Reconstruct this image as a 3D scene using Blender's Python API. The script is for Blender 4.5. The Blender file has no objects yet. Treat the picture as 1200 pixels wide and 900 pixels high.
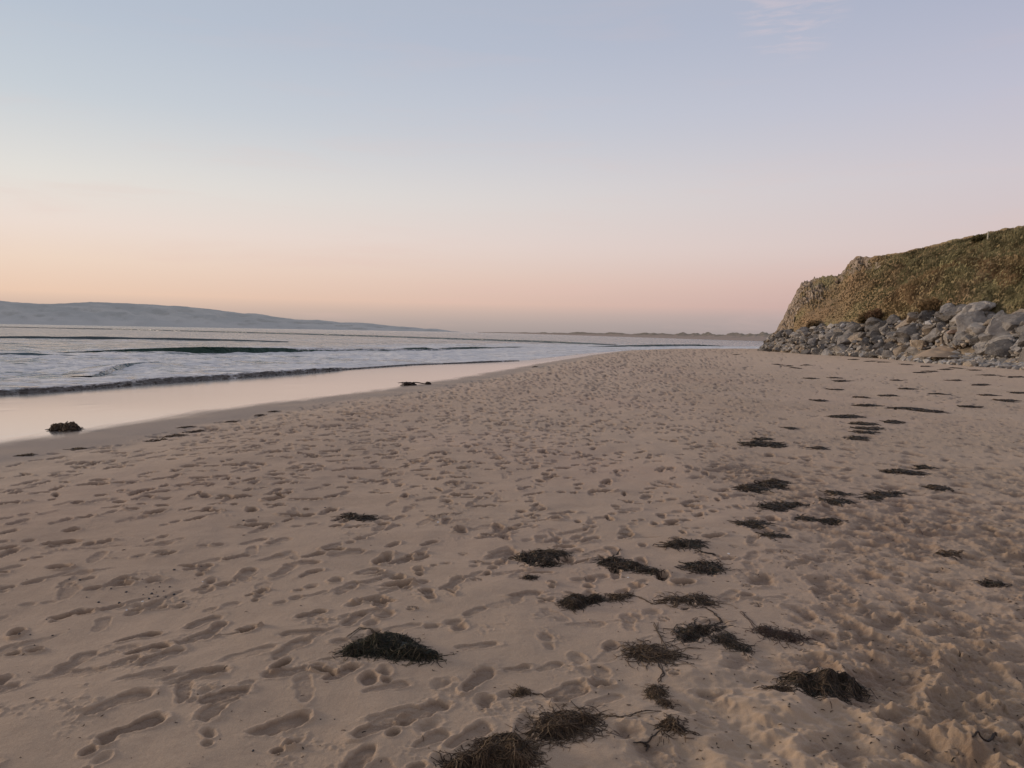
import bpy, bmesh, math, random
import numpy as np
from mathutils import Vector, Matrix

random.seed(7)
rng = np.random.default_rng(11)
SC = bpy.context.scene
COL = SC.collection
SC.view_settings.view_transform = 'Standard'
SC.view_settings.look = 'None'
SC.view_settings.exposure = 0
SC.view_settings.gamma = 1
SC.render.engine = 'CYCLES'
SC.cycles.use_denoising = True
SC.cycles.max_bounces = 6

# ------------------------------------------------------------------ camera
F_PX = 906.0
EYE = 1.55
PITCH = math.radians(3.79)
ROLL = math.radians(1.05)
CAM = np.array([0.0, 0.0, EYE])
Fv = np.array([0, math.cos(PITCH), -math.sin(PITCH)])
R0 = np.array([1.0, 0, 0]); U0 = np.cross(R0, Fv)
Rv = R0 * math.cos(ROLL) + U0 * math.sin(ROLL)
Uv = U0 * math.cos(ROLL) - R0 * math.sin(ROLL)
cam_d = bpy.data.cameras.new('camera')
cam_d.sensor_width = 36
cam_d.lens = F_PX / 1200 * 36
cam_d.clip_start = 0.05
cam_d.clip_end = 30000
cam = bpy.data.objects.new('camera', cam_d)
COL.objects.link(cam)
M = Matrix(((Rv[0], Uv[0], -Fv[0], CAM[0]), (Rv[1], Uv[1], -Fv[1], CAM[1]), (Rv[2], Uv[2], -Fv[2], CAM[2]), (0, 0, 0, 1)))
cam.matrix_world = M
SC.camera = cam


def ray(px, py):
    return Fv * F_PX + Rv * (px - 600) + Uv * (450 - py)


def at(px, py, z=0.0):
    """where the sight line of a photo point meets the level z"""
    d = ray(px, py)
    t = (z - EYE) / d[2]
    return CAM + d * t


def at_r(px, py, r):
    """point of a sight line at horizontal distance r"""
    d = ray(px, py)
    return CAM + d * (r / math.hypot(d[0], d[1]))


def lin(c):
    return tuple(((x / 255 + .055) / 1.055) ** 2.4 if x > 10 else x / 255 / 12.92 for x in c)


# ------------------------------------------------------------------ numpy noise
_perm = rng.permutation(512)
_perm = np.concatenate([_perm, _perm]).astype(np.int64)
_ang = rng.random(512) * 2 * math.pi
_gx, _gy = np.cos(_ang), np.sin(_ang)


def pn(x, y, seed=0):
    x = np.asarray(x, float) + seed * 17.31
    y = np.asarray(y, float) - seed * 9.17
    xi = np.floor(x).astype(np.int64); yi = np.floor(y).astype(np.int64)
    xf = x - xi; yf = y - yi
    u = xf * xf * xf * (xf * (xf * 6 - 15) + 10); v = yf * yf * yf * (yf * (yf * 6 - 15) + 10)

    def g(ix, iy, dx, dy):
        h = _perm[(_perm[ix & 511] + iy) & 511]
        return _gx[h] * dx + _gy[h] * dy
    a = g(xi, yi, xf, yf); b = g(xi + 1, yi, xf - 1, yf)
    c = g(xi, yi + 1, xf, yf - 1); d = g(xi + 1, yi + 1, xf - 1, yf - 1)
    return ((a + (b - a) * u) * (1 - v) + (c + (d - c) * u) * v) * 1.5


def fbm(x, y, oct=4, seed=0, gain=0.5):
    s = 0; a = 1; f = 1
    for i in range(oct):
        s = s + a * pn(x * f, y * f, seed + i * 3)
        a *= gain; f *= 2.03
    return s


def sst(a, b, x):
    t = np.clip((x - a) / (b - a), 0, 1)
    return t * t * (3 - 2 * t)


# ------------------------------------------------------------------ mesh helpers
def raw_mesh(name, V, Fc, smooth=True, attrs=None, cols=None):
    V = np.asarray(V, np.float32)
    me = bpy.data.meshes.new(name)
    faces = Fc if isinstance(Fc, list) else [Fc]
    faces = [np.asarray(f, np.int32) for f in faces if len(f)]
    nl = sum(f.size for f in faces); nf = sum(len(f) for f in faces)
    me.vertices.add(len(V)); me.vertices.foreach_set('co', V.ravel())
    me.loops.add(nl)
    me.loops.foreach_set('vertex_index', np.concatenate([f.ravel() for f in faces]))
    me.polygons.add(nf)
    tot = np.concatenate([np.full(len(f), f.shape[1], np.int32) for f in faces])
    st = np.concatenate([[0], np.cumsum(tot)[:-1]]).astype(np.int32)
    me.polygons.foreach_set('loop_start', st)
    me.polygons.foreach_set('loop_total', tot)
    me.polygons.foreach_set('use_smooth', np.full(nf, smooth, bool))
    me.update(calc_edges=True)
    me.validate()
    for k, a in (attrs or {}).items():
        at_ = me.attributes.new(k, 'FLOAT', 'POINT')
        at_.data.foreach_set('value', np.asarray(a, np.float32).ravel())
    for k, a in (cols or {}).items():
        at_ = me.attributes.new(k, 'FLOAT_COLOR', 'POINT')
        a = np.asarray(a, np.float32)
        if a.shape[1] == 3:
            a = np.concatenate([a, np.ones((len(a), 1), np.float32)], 1)
        at_.data.foreach_set('color', a.ravel())
    return me


def link(name, me, mat=None, parent=None, loc=None):
    o = bpy.data.objects.new(name, me)
    COL.objects.link(o)
    if mat:
        me.materials.append(mat)
    if parent:
        o.parent = parent
    if loc is not None:
        o.location = loc
    return o


def tag(o, label=None, cat=None, group=None, kind=None):
    if label: o['label'] = label
    if cat: o['category'] = cat
    if group: o['group'] = group
    if kind: o['kind'] = kind
    return o


def grid_faces(nr, nc, wrap=False):
    i = np.arange(nr - 1)[:, None]; ncf = nc if wrap else nc - 1
    j = np.arange(ncf)[None, :]; j2 = (j + 1) % nc
    a = i * nc + j; b = i * nc + j2; c = (i + 1) * nc + j2; d = (i + 1) * nc + j
    return np.stack([a, b, c, d], -1).reshape(-1, 4)


# ------------------------------------------------------------------ material helpers
class NT:
    def __init__(self, name):
        self.m = bpy.data.materials.new(name); self.m.use_nodes = True
        self.t = self.m.node_tree; self.t.nodes.clear()
        self.out = self.t.nodes.new('ShaderNodeOutputMaterial')

    def n(self, typ, **kw):
        nd = self.t.nodes.new('ShaderNode' + typ)
        for k, v in kw.items():
            if k.startswith('_'):
                setattr(nd, k[1:], v)
            else:
                self.set(nd, k, v)
        return nd

    def set(self, nd, key, v):
        key = int(key[1:]) if key[0] == 'i' and key[1:].isdigit() else key.replace('__', ' ')
        s = nd.inputs[key]
        if hasattr(v, 'is_linked') or isinstance(v, bpy.types.NodeSocket):
            self.t.links.new(v, s)
        else:
            if isinstance(v, tuple) and len(v) == 3 and s.type == 'RGBA':
                v = v + (1,)
            s.default_value = v

    def attr(self, name, col=False):
        a = self.n('Attribute', _attribute_name=name)
        return a.outputs['Color'] if col else a.outputs['Fac']

    def mix(self, f, a, b, mode='MIX'):
        nd = self.n('Mix', _data_type='RGBA', _blend_type=mode)
        self.set(nd, 'i0', f); self.set(nd, 'i6', a); self.set(nd, 'i7', b)
        return nd.outputs[2]

    def math(self, op, a, b=0.0, c=0.0, clamp=False):
        nd = self.n('Math', _operation=op, _use_clamp=clamp)
        for i, v in enumerate((a, b, c)):
            self.set(nd, 'i%d' % i, v)
        return nd.outputs[0]

    def rng(self, v, a, b, c=0.0, d=1.0, smooth=True):
        nd = self.n('MapRange', _interpolation_type='SMOOTHSTEP' if smooth else 'LINEAR')
        for i, x in enumerate((v, a, b, c, d)):
            self.set(nd, 'i%d' % i, x)
        return nd.outputs[0]

    def noise(self, scale, detail=4, rough=0.55, vec=None, dist=0.0):
        nd = self.n('TexNoise', Scale=scale, Detail=detail, Roughness=rough, Distortion=dist)
        if vec is not None:
            self.set(nd, 'Vector', vec)
        return nd.outputs['Fac']

    def pos(self):
        return self.n('NewGeometry').outputs['Position']

    def done(self, bsdf):
        self.t.links.new(bsdf.outputs[0], self.out.inputs[0])
        return self.m


# ------------------------------------------------------------------ sand, wet sand
SEA_Z = -0.40
D_PX = [(0, 538), (75, 523), (150, 510), (225, 496), (300, 482), (380, 471), (450, 462), (500, 454), (560, 444), (620, 432), (665, 422), (700, 415.5), (740, 410.3)]
W_PX = [(0, 462), (100, 455), (200, 447.5), (300, 441), (405, 433.5), (483, 428), (545, 426), (608, 423.5), (650, 418.5), (690, 414.2), (735, 411)]
D = [(-14, -60), (-8.5, -8)] + [tuple(at(x, y, -0.05)[:2]) for x, y in D_PX]
W = [(-70, -60), (-30, 0)] + [tuple(at(x, y, SEA_Z)[:2]) for x, y in W_PX]
D += [(21, 98), (32, 108), (60, 122), (160, 150)]
W += [(23, 113), (34, 121), (62, 135), (160, 166)]
D = np.array(D); W = np.array(W)


def sdist(X, Y, P):
    """distance to a polyline, positive on its left (the sea side)"""
    best = np.full(X.shape, 1e18); sg = np.ones(X.shape)
    for i in range(len(P) - 1):
        ax, ay = P[i]; bx, by = P[i + 1]
        dx, dy = bx - ax, by - ay; L = dx * dx + dy * dy
        t = np.clip(((X - ax) * dx + (Y - ay) * dy) / L, 0, 1)
        ex = X - ax - t * dx; ey = Y - ay - t * dy
        d2 = ex * ex + ey * ey
        c = dx * (Y - ay) - dy * (X - ax)
        m = d2 < best - 1e-9
        best = np.where(m, d2, best); sg = np.where(m, np.sign(c), sg)
    return np.sqrt(best) * sg


fine = np.radians(np.concatenate([np.arange(-41, 41.001, 0.08), np.arange(41.12, 56, .14)]))
coarse_a = np.radians(np.concatenate([np.arange(-178, -60, 4), np.arange(-60, -41, 0.8)]))
coarse_b = np.radians(np.concatenate([np.arange(56.5, 60, 0.8), np.arange(60, 181, 4)]))
TH = np.concatenate([coarse_a, fine, coarse_b])
dyv = np.concatenate([np.arange(10, 560, 0.62), np.arange(560, 1400, 14), [2000, 4000]])
RR = (EYE * F_PX / dyv)[::-1]
RR = np.concatenate([RR, [160, 190, 240]])
nr, nc = len(RR), len(TH)
RG, TG = np.meshgrid(RR, TH, indexing='ij')
GX = RG * np.sin(TG); GY = RG * np.cos(TG)
sD = sdist(GX, GY, D); sW = sdist(GX, GY, W)
q = np.where(sD > 0, sD / (sD + np.maximum(-sW, 0) + 1e-6), 0)
land = np.maximum(-sD, 0)
wob = 0.035 * fbm(GX * 0.5, GY * 0.25, 3, 5)
Z = np.where(sD > 0, np.where(sW > 0, SEA_Z - 0.05 * sW, -0.05 - 0.35 * q), -0.05 + 0.05 * sst(0, 2.5, land))
Z = np.maximum(Z, -3)
dry = sst(0.05, 0.55, land + .25 * pn(GX * .9, GY * .9, 33))
# gentle swells of the dry sand
und = 0.022 * fbm(GX * 0.55, GY * 0.45, 3, 1) + 0.007 * fbm(GX * 2.2, GY * 2.2, 3, 2)
Z = Z + und * dry
# ruffled soft sand on the right, its left margin runs up the beach
edge = 0.75 + 0.17 * GY + 0.9 * pn(GX * 0.25, GY * 0.25, 3) * (0.2 + np.minimum(GY, 20) / 20)
soft = sst(-0.25, 0.9, (GX - edge)) * sst(60, 25, RG) * dry
soft *= 0.45 + 0.55 * sst(-0.5, 0.4, pn(GX * 0.5, GY * 0.4, 8))
corner = sst(1.75, 1.05, np.hypot((GX - 2.05) * 0.9, (GY - 2.45) * 1.0))
Hs = 0.0 * Z
chop = .5 * pn(GX * 30, GY * 30, 97) + .35 * pn(GX * 62, GY * 62, 98)
lump = fbm(GX * 3.4, GY * 3.4, 4, 21)
near_ = sst(9, 3, RG)
Hs += soft * (.004 + .006 * near_) * lump + corner * 0.045 * fbm(GX * 3.1, GY * 3.1, 4, 31) + soft * 0.007 * fbm(GX * 13, GY * 13, 3, 41)
PR = np.zeros_like(Z)      # how far a spot is pressed: damp sand and the print's shade, both put into the colour
thv = TH; rv = RR
fine_lo, fine_hi = len(coarse_a), len(coarse_a) + len(fine)


def window(x, y, rad):
    r = math.hypot(x, y); th = math.atan2(x, y)
    if th < math.radians(-44) or th > math.radians(57) or r < 1.6 or r > 130: return None
    i0, i1 = np.searchsorted(rv, [r - rad, r + rad]); da = rad / r
    j0, j1 = np.searchsorted(thv, [th - da, th + da])
    if i1 - i0 < 1 or j1 - j0 < 1: return None
    return slice(i0, i1), slice(j0, j1)


def stamp(x, y, head, L, wd, depth, rim, kind, rr):
    rad = L * 0.95
    w = window(x, y, rad)
    if w is None: return
    X = GX[w] - x; Y = GY[w] - y
    c, s = math.cos(head), math.sin(head)
    nx = 0.26 * L * pn(GX[w] * 7, GY[w] * 7, 60) + .08 * L * pn(GX[w] * 24, GY[w] * 24, 61); ny = 0.16 * L * pn(GX[w] * 8, GY[w] * 8, 63) + .07 * L * pn(GX[w] * 26, GY[w] * 26, 64)
    if kind == 'pit':
        nx = nx * 1.8; ny = ny * 2.2
    u = (X * c + Y * s) + nx * 0.5; v = (-X * s + Y * c) + ny * 0.5
    a = L / 2
    if kind == 'shoe':
        t = u / a
        hw = wd * (1.0 + 0.16 * np.clip(t, -1, 1) - 0.17 * np.exp(-((t + 0.15) / 0.30) ** 2))
        e = (np.abs(u / a) ** 2.5 + np.abs(v / hw) ** 2.5) ** 0.4
        prof = (0.55 + 0.35 * np.abs(t) + 0.35 * rr * t) * (1 + .5 * pn(GX[w] * 15, GY[w] * 15, 66))
    else:
        e = np.sqrt((u / a) ** 2 + (v / wd) ** 2)
        prof = 1.0 + .45 * pn(GX[w] * 13, GY[w] * 13, 67)
    ins = sst(1.04, 0.88 if kind == 'shoe' else (0.62 if kind == 'oval' else .3), e)
    r_ = np.exp(-((e - 1.20) / 0.16) ** 2) * rim * (.45 + 1.1 * sst(-.2, .5, pn(GX[w] * 6, GY[w] * 6, 68))) * (0.5 + 0.8 * sst(-0.3, 0.8, u / a * (1 if rr > 0.5 else -1)))
    fl = (1 - 0.6 * ins)
    fade = dry[w]
    Hs[w] = Hs[w] * (1 - (1 - fl) * fade) + fade * (-depth * ins * prof + r_ + min(.006, depth * .5) * chop[w] * np.exp(-((e - .95) / .35) ** 2) * (.3 + rr))
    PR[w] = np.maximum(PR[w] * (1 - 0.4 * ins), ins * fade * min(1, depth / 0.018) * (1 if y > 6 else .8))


# the line of the dry edge, to lay the trails along
Dl = D[1:-1]
seg = np.hypot(*(Dl[1:] - Dl[:-1]).T); cum = np.concatenate([[0], np.cumsum(seg)])


def along(s):
    i = min(max(np.searchsorted(cum, s) - 1, 0), len(seg) - 1)
    t = (s - cum[i]) / seg[i]
    p = Dl[i] + (Dl[i + 1] - Dl[i]) * t
    i0 = max(i - 1, 0); i1 = min(i + 2, len(Dl) - 1)
    tg = Dl[i1] - Dl[i0]; tg = tg / np.hypot(*tg)
    return p, tg


def walk(x, y, head, n, step, L, depth, drift=0.05, dog=False):
    side = 1
    for k in range(n):
        head += random.gauss(0, drift)
        st = step * random.uniform(0.85, 1.15)
        x += math.cos(head) * st; y += math.sin(head) * st; side = -side
        off = 0.10 * side if not dog else 0.07 * side
        px = x - math.sin(head) * off; py = y + math.cos(head) * off
        if y < 0.4 or y > 110: continue
        if random.random() < 0.1: continue
        dd = depth * random.uniform(0.55, 1.35)
        if dog:
            hd = head + random.gauss(0, .2); ch, sh_ = math.cos(hd), math.sin(hd)
            stamp(px, py, hd + 1.57, 0.050, 0.017, dd * .8, dd * 0.3, 'oval', random.random())
            for fx, fy in ((.030, .026), (.044, .010), (.044, -.010), (.030, -.026)):
                stamp(px + fx * ch - fy * sh_, py + fx * sh_ + fy * ch, hd, 0.026, 0.0085, dd, dd * 0.2, 'oval', .5)
            if random.random() < .5:
                stamp(px + random.gauss(0, .09), py + random.gauss(0, .09), hd, 0.07, 0.03, dd * .8, dd * 0.35, 'pit', random.random())
        else:
            toe = head - side * random.uniform(0.05, 0.22)
            r_ = random.random()
            if r_ < 0.62:
                stamp(px, py, toe, L * random.uniform(0.94, 1.06), L * 0.175, dd, dd * 0.38, 'shoe', random.random())
            else:
                stamp(px - .3 * L * math.cos(toe), py - .3 * L * math.sin(toe), toe, L * 0.42, L * 0.14, dd, dd * 0.4, 'oval', random.random())
                stamp(px + .25 * L * math.cos(toe), py + .25 * L * math.sin(toe), toe, L * 0.5, L * 0.17, dd * 1.2, dd * 0.45, 'oval', random.random())
            if random.random() < 0.16:   # a scuff dragged out of the print
                stamp(px + .75 * L * math.cos(head), py + .75 * L * math.sin(head), head, L * random.uniform(.7, 1.2), L * 0.10, dd * 0.6, dd * 0.3, 'oval', random.random())


# trails along the beach, thickest in the band a few metres above the wet sand
for k in range(46):
    off = abs(random.gauss(0, 1)) * 3.4 + 0.4 if k < 33 else random.uniform(1, 15)
    s = random.uniform(0, 20); L = random.uniform(0.20, 0.26); dep = random.uniform(0.006, 0.016)
    back = random.random() < 0.4; side = 1; ph = random.uniform(0, 6)
    while s < cum[-1] - 25:
        s += 0.72 * random.uniform(0.85, 1.2); side = -side
        p, tg = along(s)
        o = off + 0.9 * math.sin(s * 0.16 + ph) + 0.11 * side
        x = p[0] + tg[1] * o; y = p[1] - tg[0] * o
        if y < 0.5 or random.random() < 0.12: continue
        hd = math.atan2(tg[1], tg[0]) + (math.pi if back else 0) + random.gauss(0, 0.18)
        if y > 18:
            stamp(x, y, hd, L * 1.15, L * 0.22, dep * 2.4, dep * 0.9, 'oval', random.random())
        else:
            dd = dep * random.uniform(0.6, 1.4)
            if random.random() < 0.7:
                stamp(x, y, hd, L, L * 0.175, dd, dd * 0.38, 'shoe', random.random())
            else:
                stamp(x, y, hd, L * 0.5, L * 0.17, dd * 1.3, dd * 0.5, 'oval', random.random())
random.seed(31)
# people walking across at other headings in the near ground
for k in range(34):
    x = random.uniform(-5, 0.6); y = random.uniform(0.6, 5)
    walk(x, y, math.radians(random.choice([24, 32, 40, 58, 70, 205, 215])) + random.gauss(0, .1), random.randint(5, 12), 0.66, random.uniform(.20, .27), random.uniform(.006, .014))
for k in range(16):
    x = random.uniform(-1.0, 2.4); y = random.uniform(1.5, 7)
    walk(x, y, math.radians(random.uniform(50, 110)), random.randint(6, 18), 0.34, .1, random.uniform(.008, .016), 0.12, dog=True)
for k in range(7):
    walk(random.uniform(-0.3, 1.6), random.uniform(1, 5), math.radians(random.uniform(60, 120)), random.randint(5, 10), 0.66, random.uniform(.20, .26), random.uniform(.006, .011))
for k in range(60):
    th_ = math.radians(random.uniform(-38, 8)); r_ = random.uniform(2.5, 6.2)
    x, y = r_ * math.sin(th_), r_ * math.cos(th_); hd = math.radians(random.choice([30, 38, 46, 60, 75, 100])) + random.gauss(0, .12)
    L_ = random.uniform(.18, .25); dp = random.uniform(.006, .017)
    for q_ in range(random.choice([1, 2, 2, 3])):
        t_ = random.random()
        if t_ < .5: stamp(x, y, hd, L_, L_ * .18, dp, dp * .4, 'shoe', random.random())
        elif t_ < .8:
            stamp(x, y, hd, L_ * .45, L_ * .16, dp * 1.2, dp * .5, 'pit', random.random())
            stamp(x - .4 * L_ * math.cos(hd), y - .4 * L_ * math.sin(hd), hd, L_ * .3, L_ * .11, dp, dp * .4, 'oval', random.random())
        elif hd < .9: stamp(x, y, hd * .6, L_ * 1.3, L_ * .07, dp * .6, dp * .4, 'oval', random.random())
        st_ = random.uniform(.16, .62); hh_ = hd + random.gauss(0, .25)
        x += math.cos(hh_) * st_; y += math.sin(hh_) * st_
# crumbled patches beside the prints
for k in range(70):
    th_ = math.radians(random.uniform(-38, 15)); r_ = random.uniform(2.5, 7)
    x, y = r_ * math.sin(th_), r_ * math.cos(th_); w = window(x, y, .2)
    if w is None: continue
    dd = np.hypot(GX[w] - x, (GY[w] - y) * 1.4) * (1 + .8 * pn(GX[w] * 9, GY[w] * 9, 44))
    Hs[w] += .011 * np.exp(-(dd / .085) ** 2) * np.maximum(chop[w] + .5 * pn(GX[w] * 18, GY[w] * 18, 45), -.15)
# broad random scatter of scrapes out in the trodden band
for k in range(5200):
    s = random.uniform(2, cum[-1] - 25) ** (1 if k % 2 else .93); p, tg = along(s)
    o = abs(random.gauss(0, 1)) * 4.5 + 0.3
    x = p[0] + tg[1] * o; y = p[1] - tg[0] * o
    if y < 3.2 or (y < 6 and random.random() < .6): continue
    stamp(x, y, random.gauss(0.7, .6), random.uniform(.10, .30), random.uniform(.02, .06), random.uniform(.02, .05), .009, 'oval', random.random())
for k in range(12000):
    s = random.uniform(1, cum[-1] - 30) ** .97; p, tg = along(s)
    o = random.triangular(.3, 15, 3.5)
    x = p[0] + tg[1] * o; y = p[1] - tg[0] * o
    if y < 4.2 or (y < 7 and random.random() < .55) or x > .30 * y + .6: continue
    if pn(np.array(x * .35), np.array(y * .22), 52) < -.25 and random.random() < .8: continue
    sz = 1 + min(y, 40) * .018
    stamp(x, y, random.gauss(0.7, .7), random.uniform(.06, .17) * sz, random.uniform(.014, .035) * sz, random.uniform(.012, .034) * sz, .006, 'oval', random.random())
# soft ruffled sand: pits, hollows and kicked lumps
for k in range(9500):
    r = (2.3 if k < 7200 else 1.8) + abs(random.gauss(0, 1)) * 8; th = math.radians(random.uniform(2, 40) if k < 7200 else random.uniform(40, 56))
    x, y = r * math.sin(th), r * math.cos(th)
    w = window(x, y, 0.02)
    if w is None or random.random() > soft[w].mean() * 0.95: continue
    sz = random.choice([.04, .05, .06, .08, .08, .12, .12, .17]) * random.uniform(.8, 1.3)
    stamp(x, y, random.uniform(0, 6.28), sz * 1.5, sz * .55, sz * random.uniform(.05, .14), sz * .03, 'pit', random.random())
# single prints that stand out near the camera
for (px, py, hd, L, dep, kd) in [(330, 850, 34, .29, .022, 'shoe'), (155, 855, 40, .30, .026, 'shoe'), (452, 808, 30, .24, .012, 'shoe'),
                                 (262, 820, 38, .27, .024, 'shoe'), (172, 762, 36, .27, .026, 'shoe'), (230, 796, 45, .29, .020, 'shoe'),
                                 (400, 792, 50, .24, .024, 'shoe'), (505, 868, 50, .22, .014, 'shoe'), (570, 822, 80, .17, .024, 'pit'),
                                 (505, 850, 60, .17, .016, 'pit'), (520, 802, 20, .14, .016, 'pit'), (604, 785, 20, .19, .015, 'shoe'),
                                 (645, 782, 40, .19, .013, 'shoe'), (560, 760, 20, .24, .013, 'shoe'), (180, 680, 60, .22, .024, 'pit'),
                                 (430, 668, 50, .25, .015, 'shoe'), (405, 693, 60, .25, .016, 'shoe'), (700, 800, 0, .17, .03, 'pit'),
                                 (832, 815, 10, .19, .03, 'pit'), (1045, 842, 10, .26, .05, 'pit'), (760, 880, 45, .22, .03, 'pit'), (735, 860, 60, .2, .025, 'pit'),
                                 (865, 775, 70, .3, .02, 'pit'), (1080, 770, 20, .24, .03, 'pit'), (965, 690, 20, .24, .025, 'pit'), (1040, 730, 10, .3, .03, 'pit')]:
    p = at(px, py)
    stamp(p[0], p[1], math.radians(hd), L * .80, L * .8 * (.19 if kd == 'shoe' else .36), dep * .68, dep * .25, kd, .7)
# kicked mounds in the near right corner
for (px, py, r_, hgt) in [(930, 872, .17, .045), (1150, 880, .20, .06), (1020, 892, .14, .03), (1080, 855, .16, .03), (1190, 845, .2, .035), (905, 845, .12, .02), (1110, 800, .2, .02)]:
    p = at(px, py); w = window(p[0], p[1], r_ * 2)
    if w is None: continue
    nn = 1 + 0.5 * fbm(GX[w] * 9, GY[w] * 9, 3, 77)
    dd = np.hypot(GX[w] - p[0], (GY[w] - p[1]) * 1.3) * nn
    Hs[w] += hgt * np.exp(-(dd / r_) ** 2 * 2.2)
# crumbs of sand in and beside the prints
crumb = fbm(GX * 26, GY * 26, 2, 90)
Hs += 0.0028 * (crumb + .6 * pn(GX * 55, GY * 55, 95)) * (0.10 + 1.3 * soft + 1.3 * PR * (.3 + .7 * sst(-.2, .5, pn(GX * 3, GY * 3, 93)))) * dry * sst(14, 6, RG)
Z = Z + Hs
wet = sst(0.05, 0.125, q + 0.02 * pn(GX * 1.2, GY * 0.5, 12) + 0.012 * pn(GX * 5, GY * 1.5, 13)) * (sD > 0)
moist = np.clip(sst(0.75, -0.1, land + 0.45 * pn(GX * .8, GY * .8, 15)), 0, 1)
tint = np.clip(soft * (0.35 + 0.4 * pn(GX * 1.4, GY * 1.4, 18)) + 0.75 * corner * (0.6 + 0.5 * lump) + sst(1.5, 4, GX - 0.25 * GY) * .3, 0, 1)


def ground(x, y):
    r = math.hypot(x, y); th = math.atan2(x, y)
    fi = np.interp(r, rv, np.arange(nr)); fj = np.interp(th, thv, np.arange(nc))
    i = min(int(fi), nr - 2); j = min(int(fj), nc - 2); a = fi - i; b = fj - j
    return (Z[i, j] * (1 - a) * (1 - b) + Z[i + 1, j] * a * (1 - b) + Z[i, j + 1] * (1 - a) * b + Z[i + 1, j + 1] * a * b)


def on(px, py):
    """the spot of the real ground seen at a photo point"""
    p = at(px, py, 0.0)
    for _ in range(3):
        p = at(px, py, ground(p[0], p[1]))
    return np.array([p[0], p[1], ground(p[0], p[1])])


V = np.stack([GX, GY, Z], -1).reshape(-1, 3)
Fb = grid_faces(nr, nc, wrap=True)[:, ::-1]
n = NT('sand')
pos = n.pos()
c1 = n.noise(1.3, 5, .6, pos); c2 = n.noise(900, 2, .6, pos); c3 = n.noise(16, 4, .6, pos)
base = n.mix(n.rng(c1, .3, .7), (.420, .304, .206), (.476, .346, .236))
base = n.mix(n.rng(c3, .35, .75, 0, .35), base, (.36, .25, .168))
base = n.mix(n.rng(n.noise(.16, 3, .6, pos), .45, .65, 0, .5), base, (.46, .315, .228))
base = n.mix(n.rng(n.noise(190, 3, .7, pos), .38, .72, 0, .55), base, n.mix(1.0, base, (.70, .66, .62), 'MULTIPLY'))
base = n.mix(n.rng(n.noise(55, 4, .7, pos), .52, .75, 0, .5), base, n.mix(1.0, base, (1.18, 1.16, 1.13), 'MULTIPLY'))
base = n.mix(n.rng(c2, .3, .7, 0, .45), base, n.mix(1.0, base, (.62, .6, .58), 'MULTIPLY'))
base = n.mix(n.math('MULTIPLY', n.attr('tint'), .6), base, (.405, .29, .185))
base = n.mix(n.math('MULTIPLY', n.attr('pressed'), .85), base, n.mix(1.0, base, (.43, .37, .335), 'MULTIPLY'))  # darker print interiors: damp sand plus shade of the walls painted in
base = n.mix(n.math('MULTIPLY', n.attr('band'), .8), base, n.mix(1.0, base, (.86, .80, .76), 'MULTIPLY'))
base = n.mix(n.attr('moist'), base, (.20, .158, .125))
bm1 = n.n('Bump', Strength=n.math('ADD', .35, n.math('MULTIPLY', n.attr('rough'), .65)), Distance=.016, Height=n.noise(38, 6, .68, pos))
bm2 = n.n('Bump', Strength=.5, Distance=.004, Height=n.noise(210, 4, .7, pos), Normal=bm1.outputs[0])
ds = n.n('BsdfPrincipled', Base__Color=base, Roughness=.92, Normal=bm2.outputs[0])
ds.inputs['Specular IOR Level'].default_value = 0.25
ds.inputs['Sheen Weight'].default_value = 0.22
ds.inputs['Sheen Roughness'].default_value = 0.6
ds.inputs['Sheen Tint'].default_value = (.95, .82, .74, 1)
mb = n.n('Bump', Strength=.05, Distance=.01, Height=n.noise(2.5, 3, .5, pos))
gl = n.n('BsdfGlossy', Color=(.97, .95, .94), Roughness=.12, Normal=mb.outputs[0])
ws = n.n('BsdfPrincipled', Base__Color=(.105, .085, .072), Roughness=.3)
lw = n.n('LayerWeight', Blend=.5)
wm = n.n('MixShader', Fac=n.rng(lw.outputs['Facing'], .45, .93, .08, .67))
n.t.links.new(ws.outputs[0], wm.inputs[1]); n.t.links.new(gl.outputs[0], wm.inputs[2])
mx = n.n('MixShader', Fac=n.attr('wet'))
n.t.links.new(ds.outputs[0], mx.inputs[1]); n.t.links.new(wm.outputs[0], mx.inputs[2])
SAND = n.done(mx)
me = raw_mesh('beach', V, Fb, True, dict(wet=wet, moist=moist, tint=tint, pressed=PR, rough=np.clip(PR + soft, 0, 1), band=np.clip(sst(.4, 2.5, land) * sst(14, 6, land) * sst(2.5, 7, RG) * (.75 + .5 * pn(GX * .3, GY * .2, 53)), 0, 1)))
tag(link('beach', me, SAND), 'wide pinkish brown sand beach covered in footprints', 'beach', kind='structure')

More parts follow.
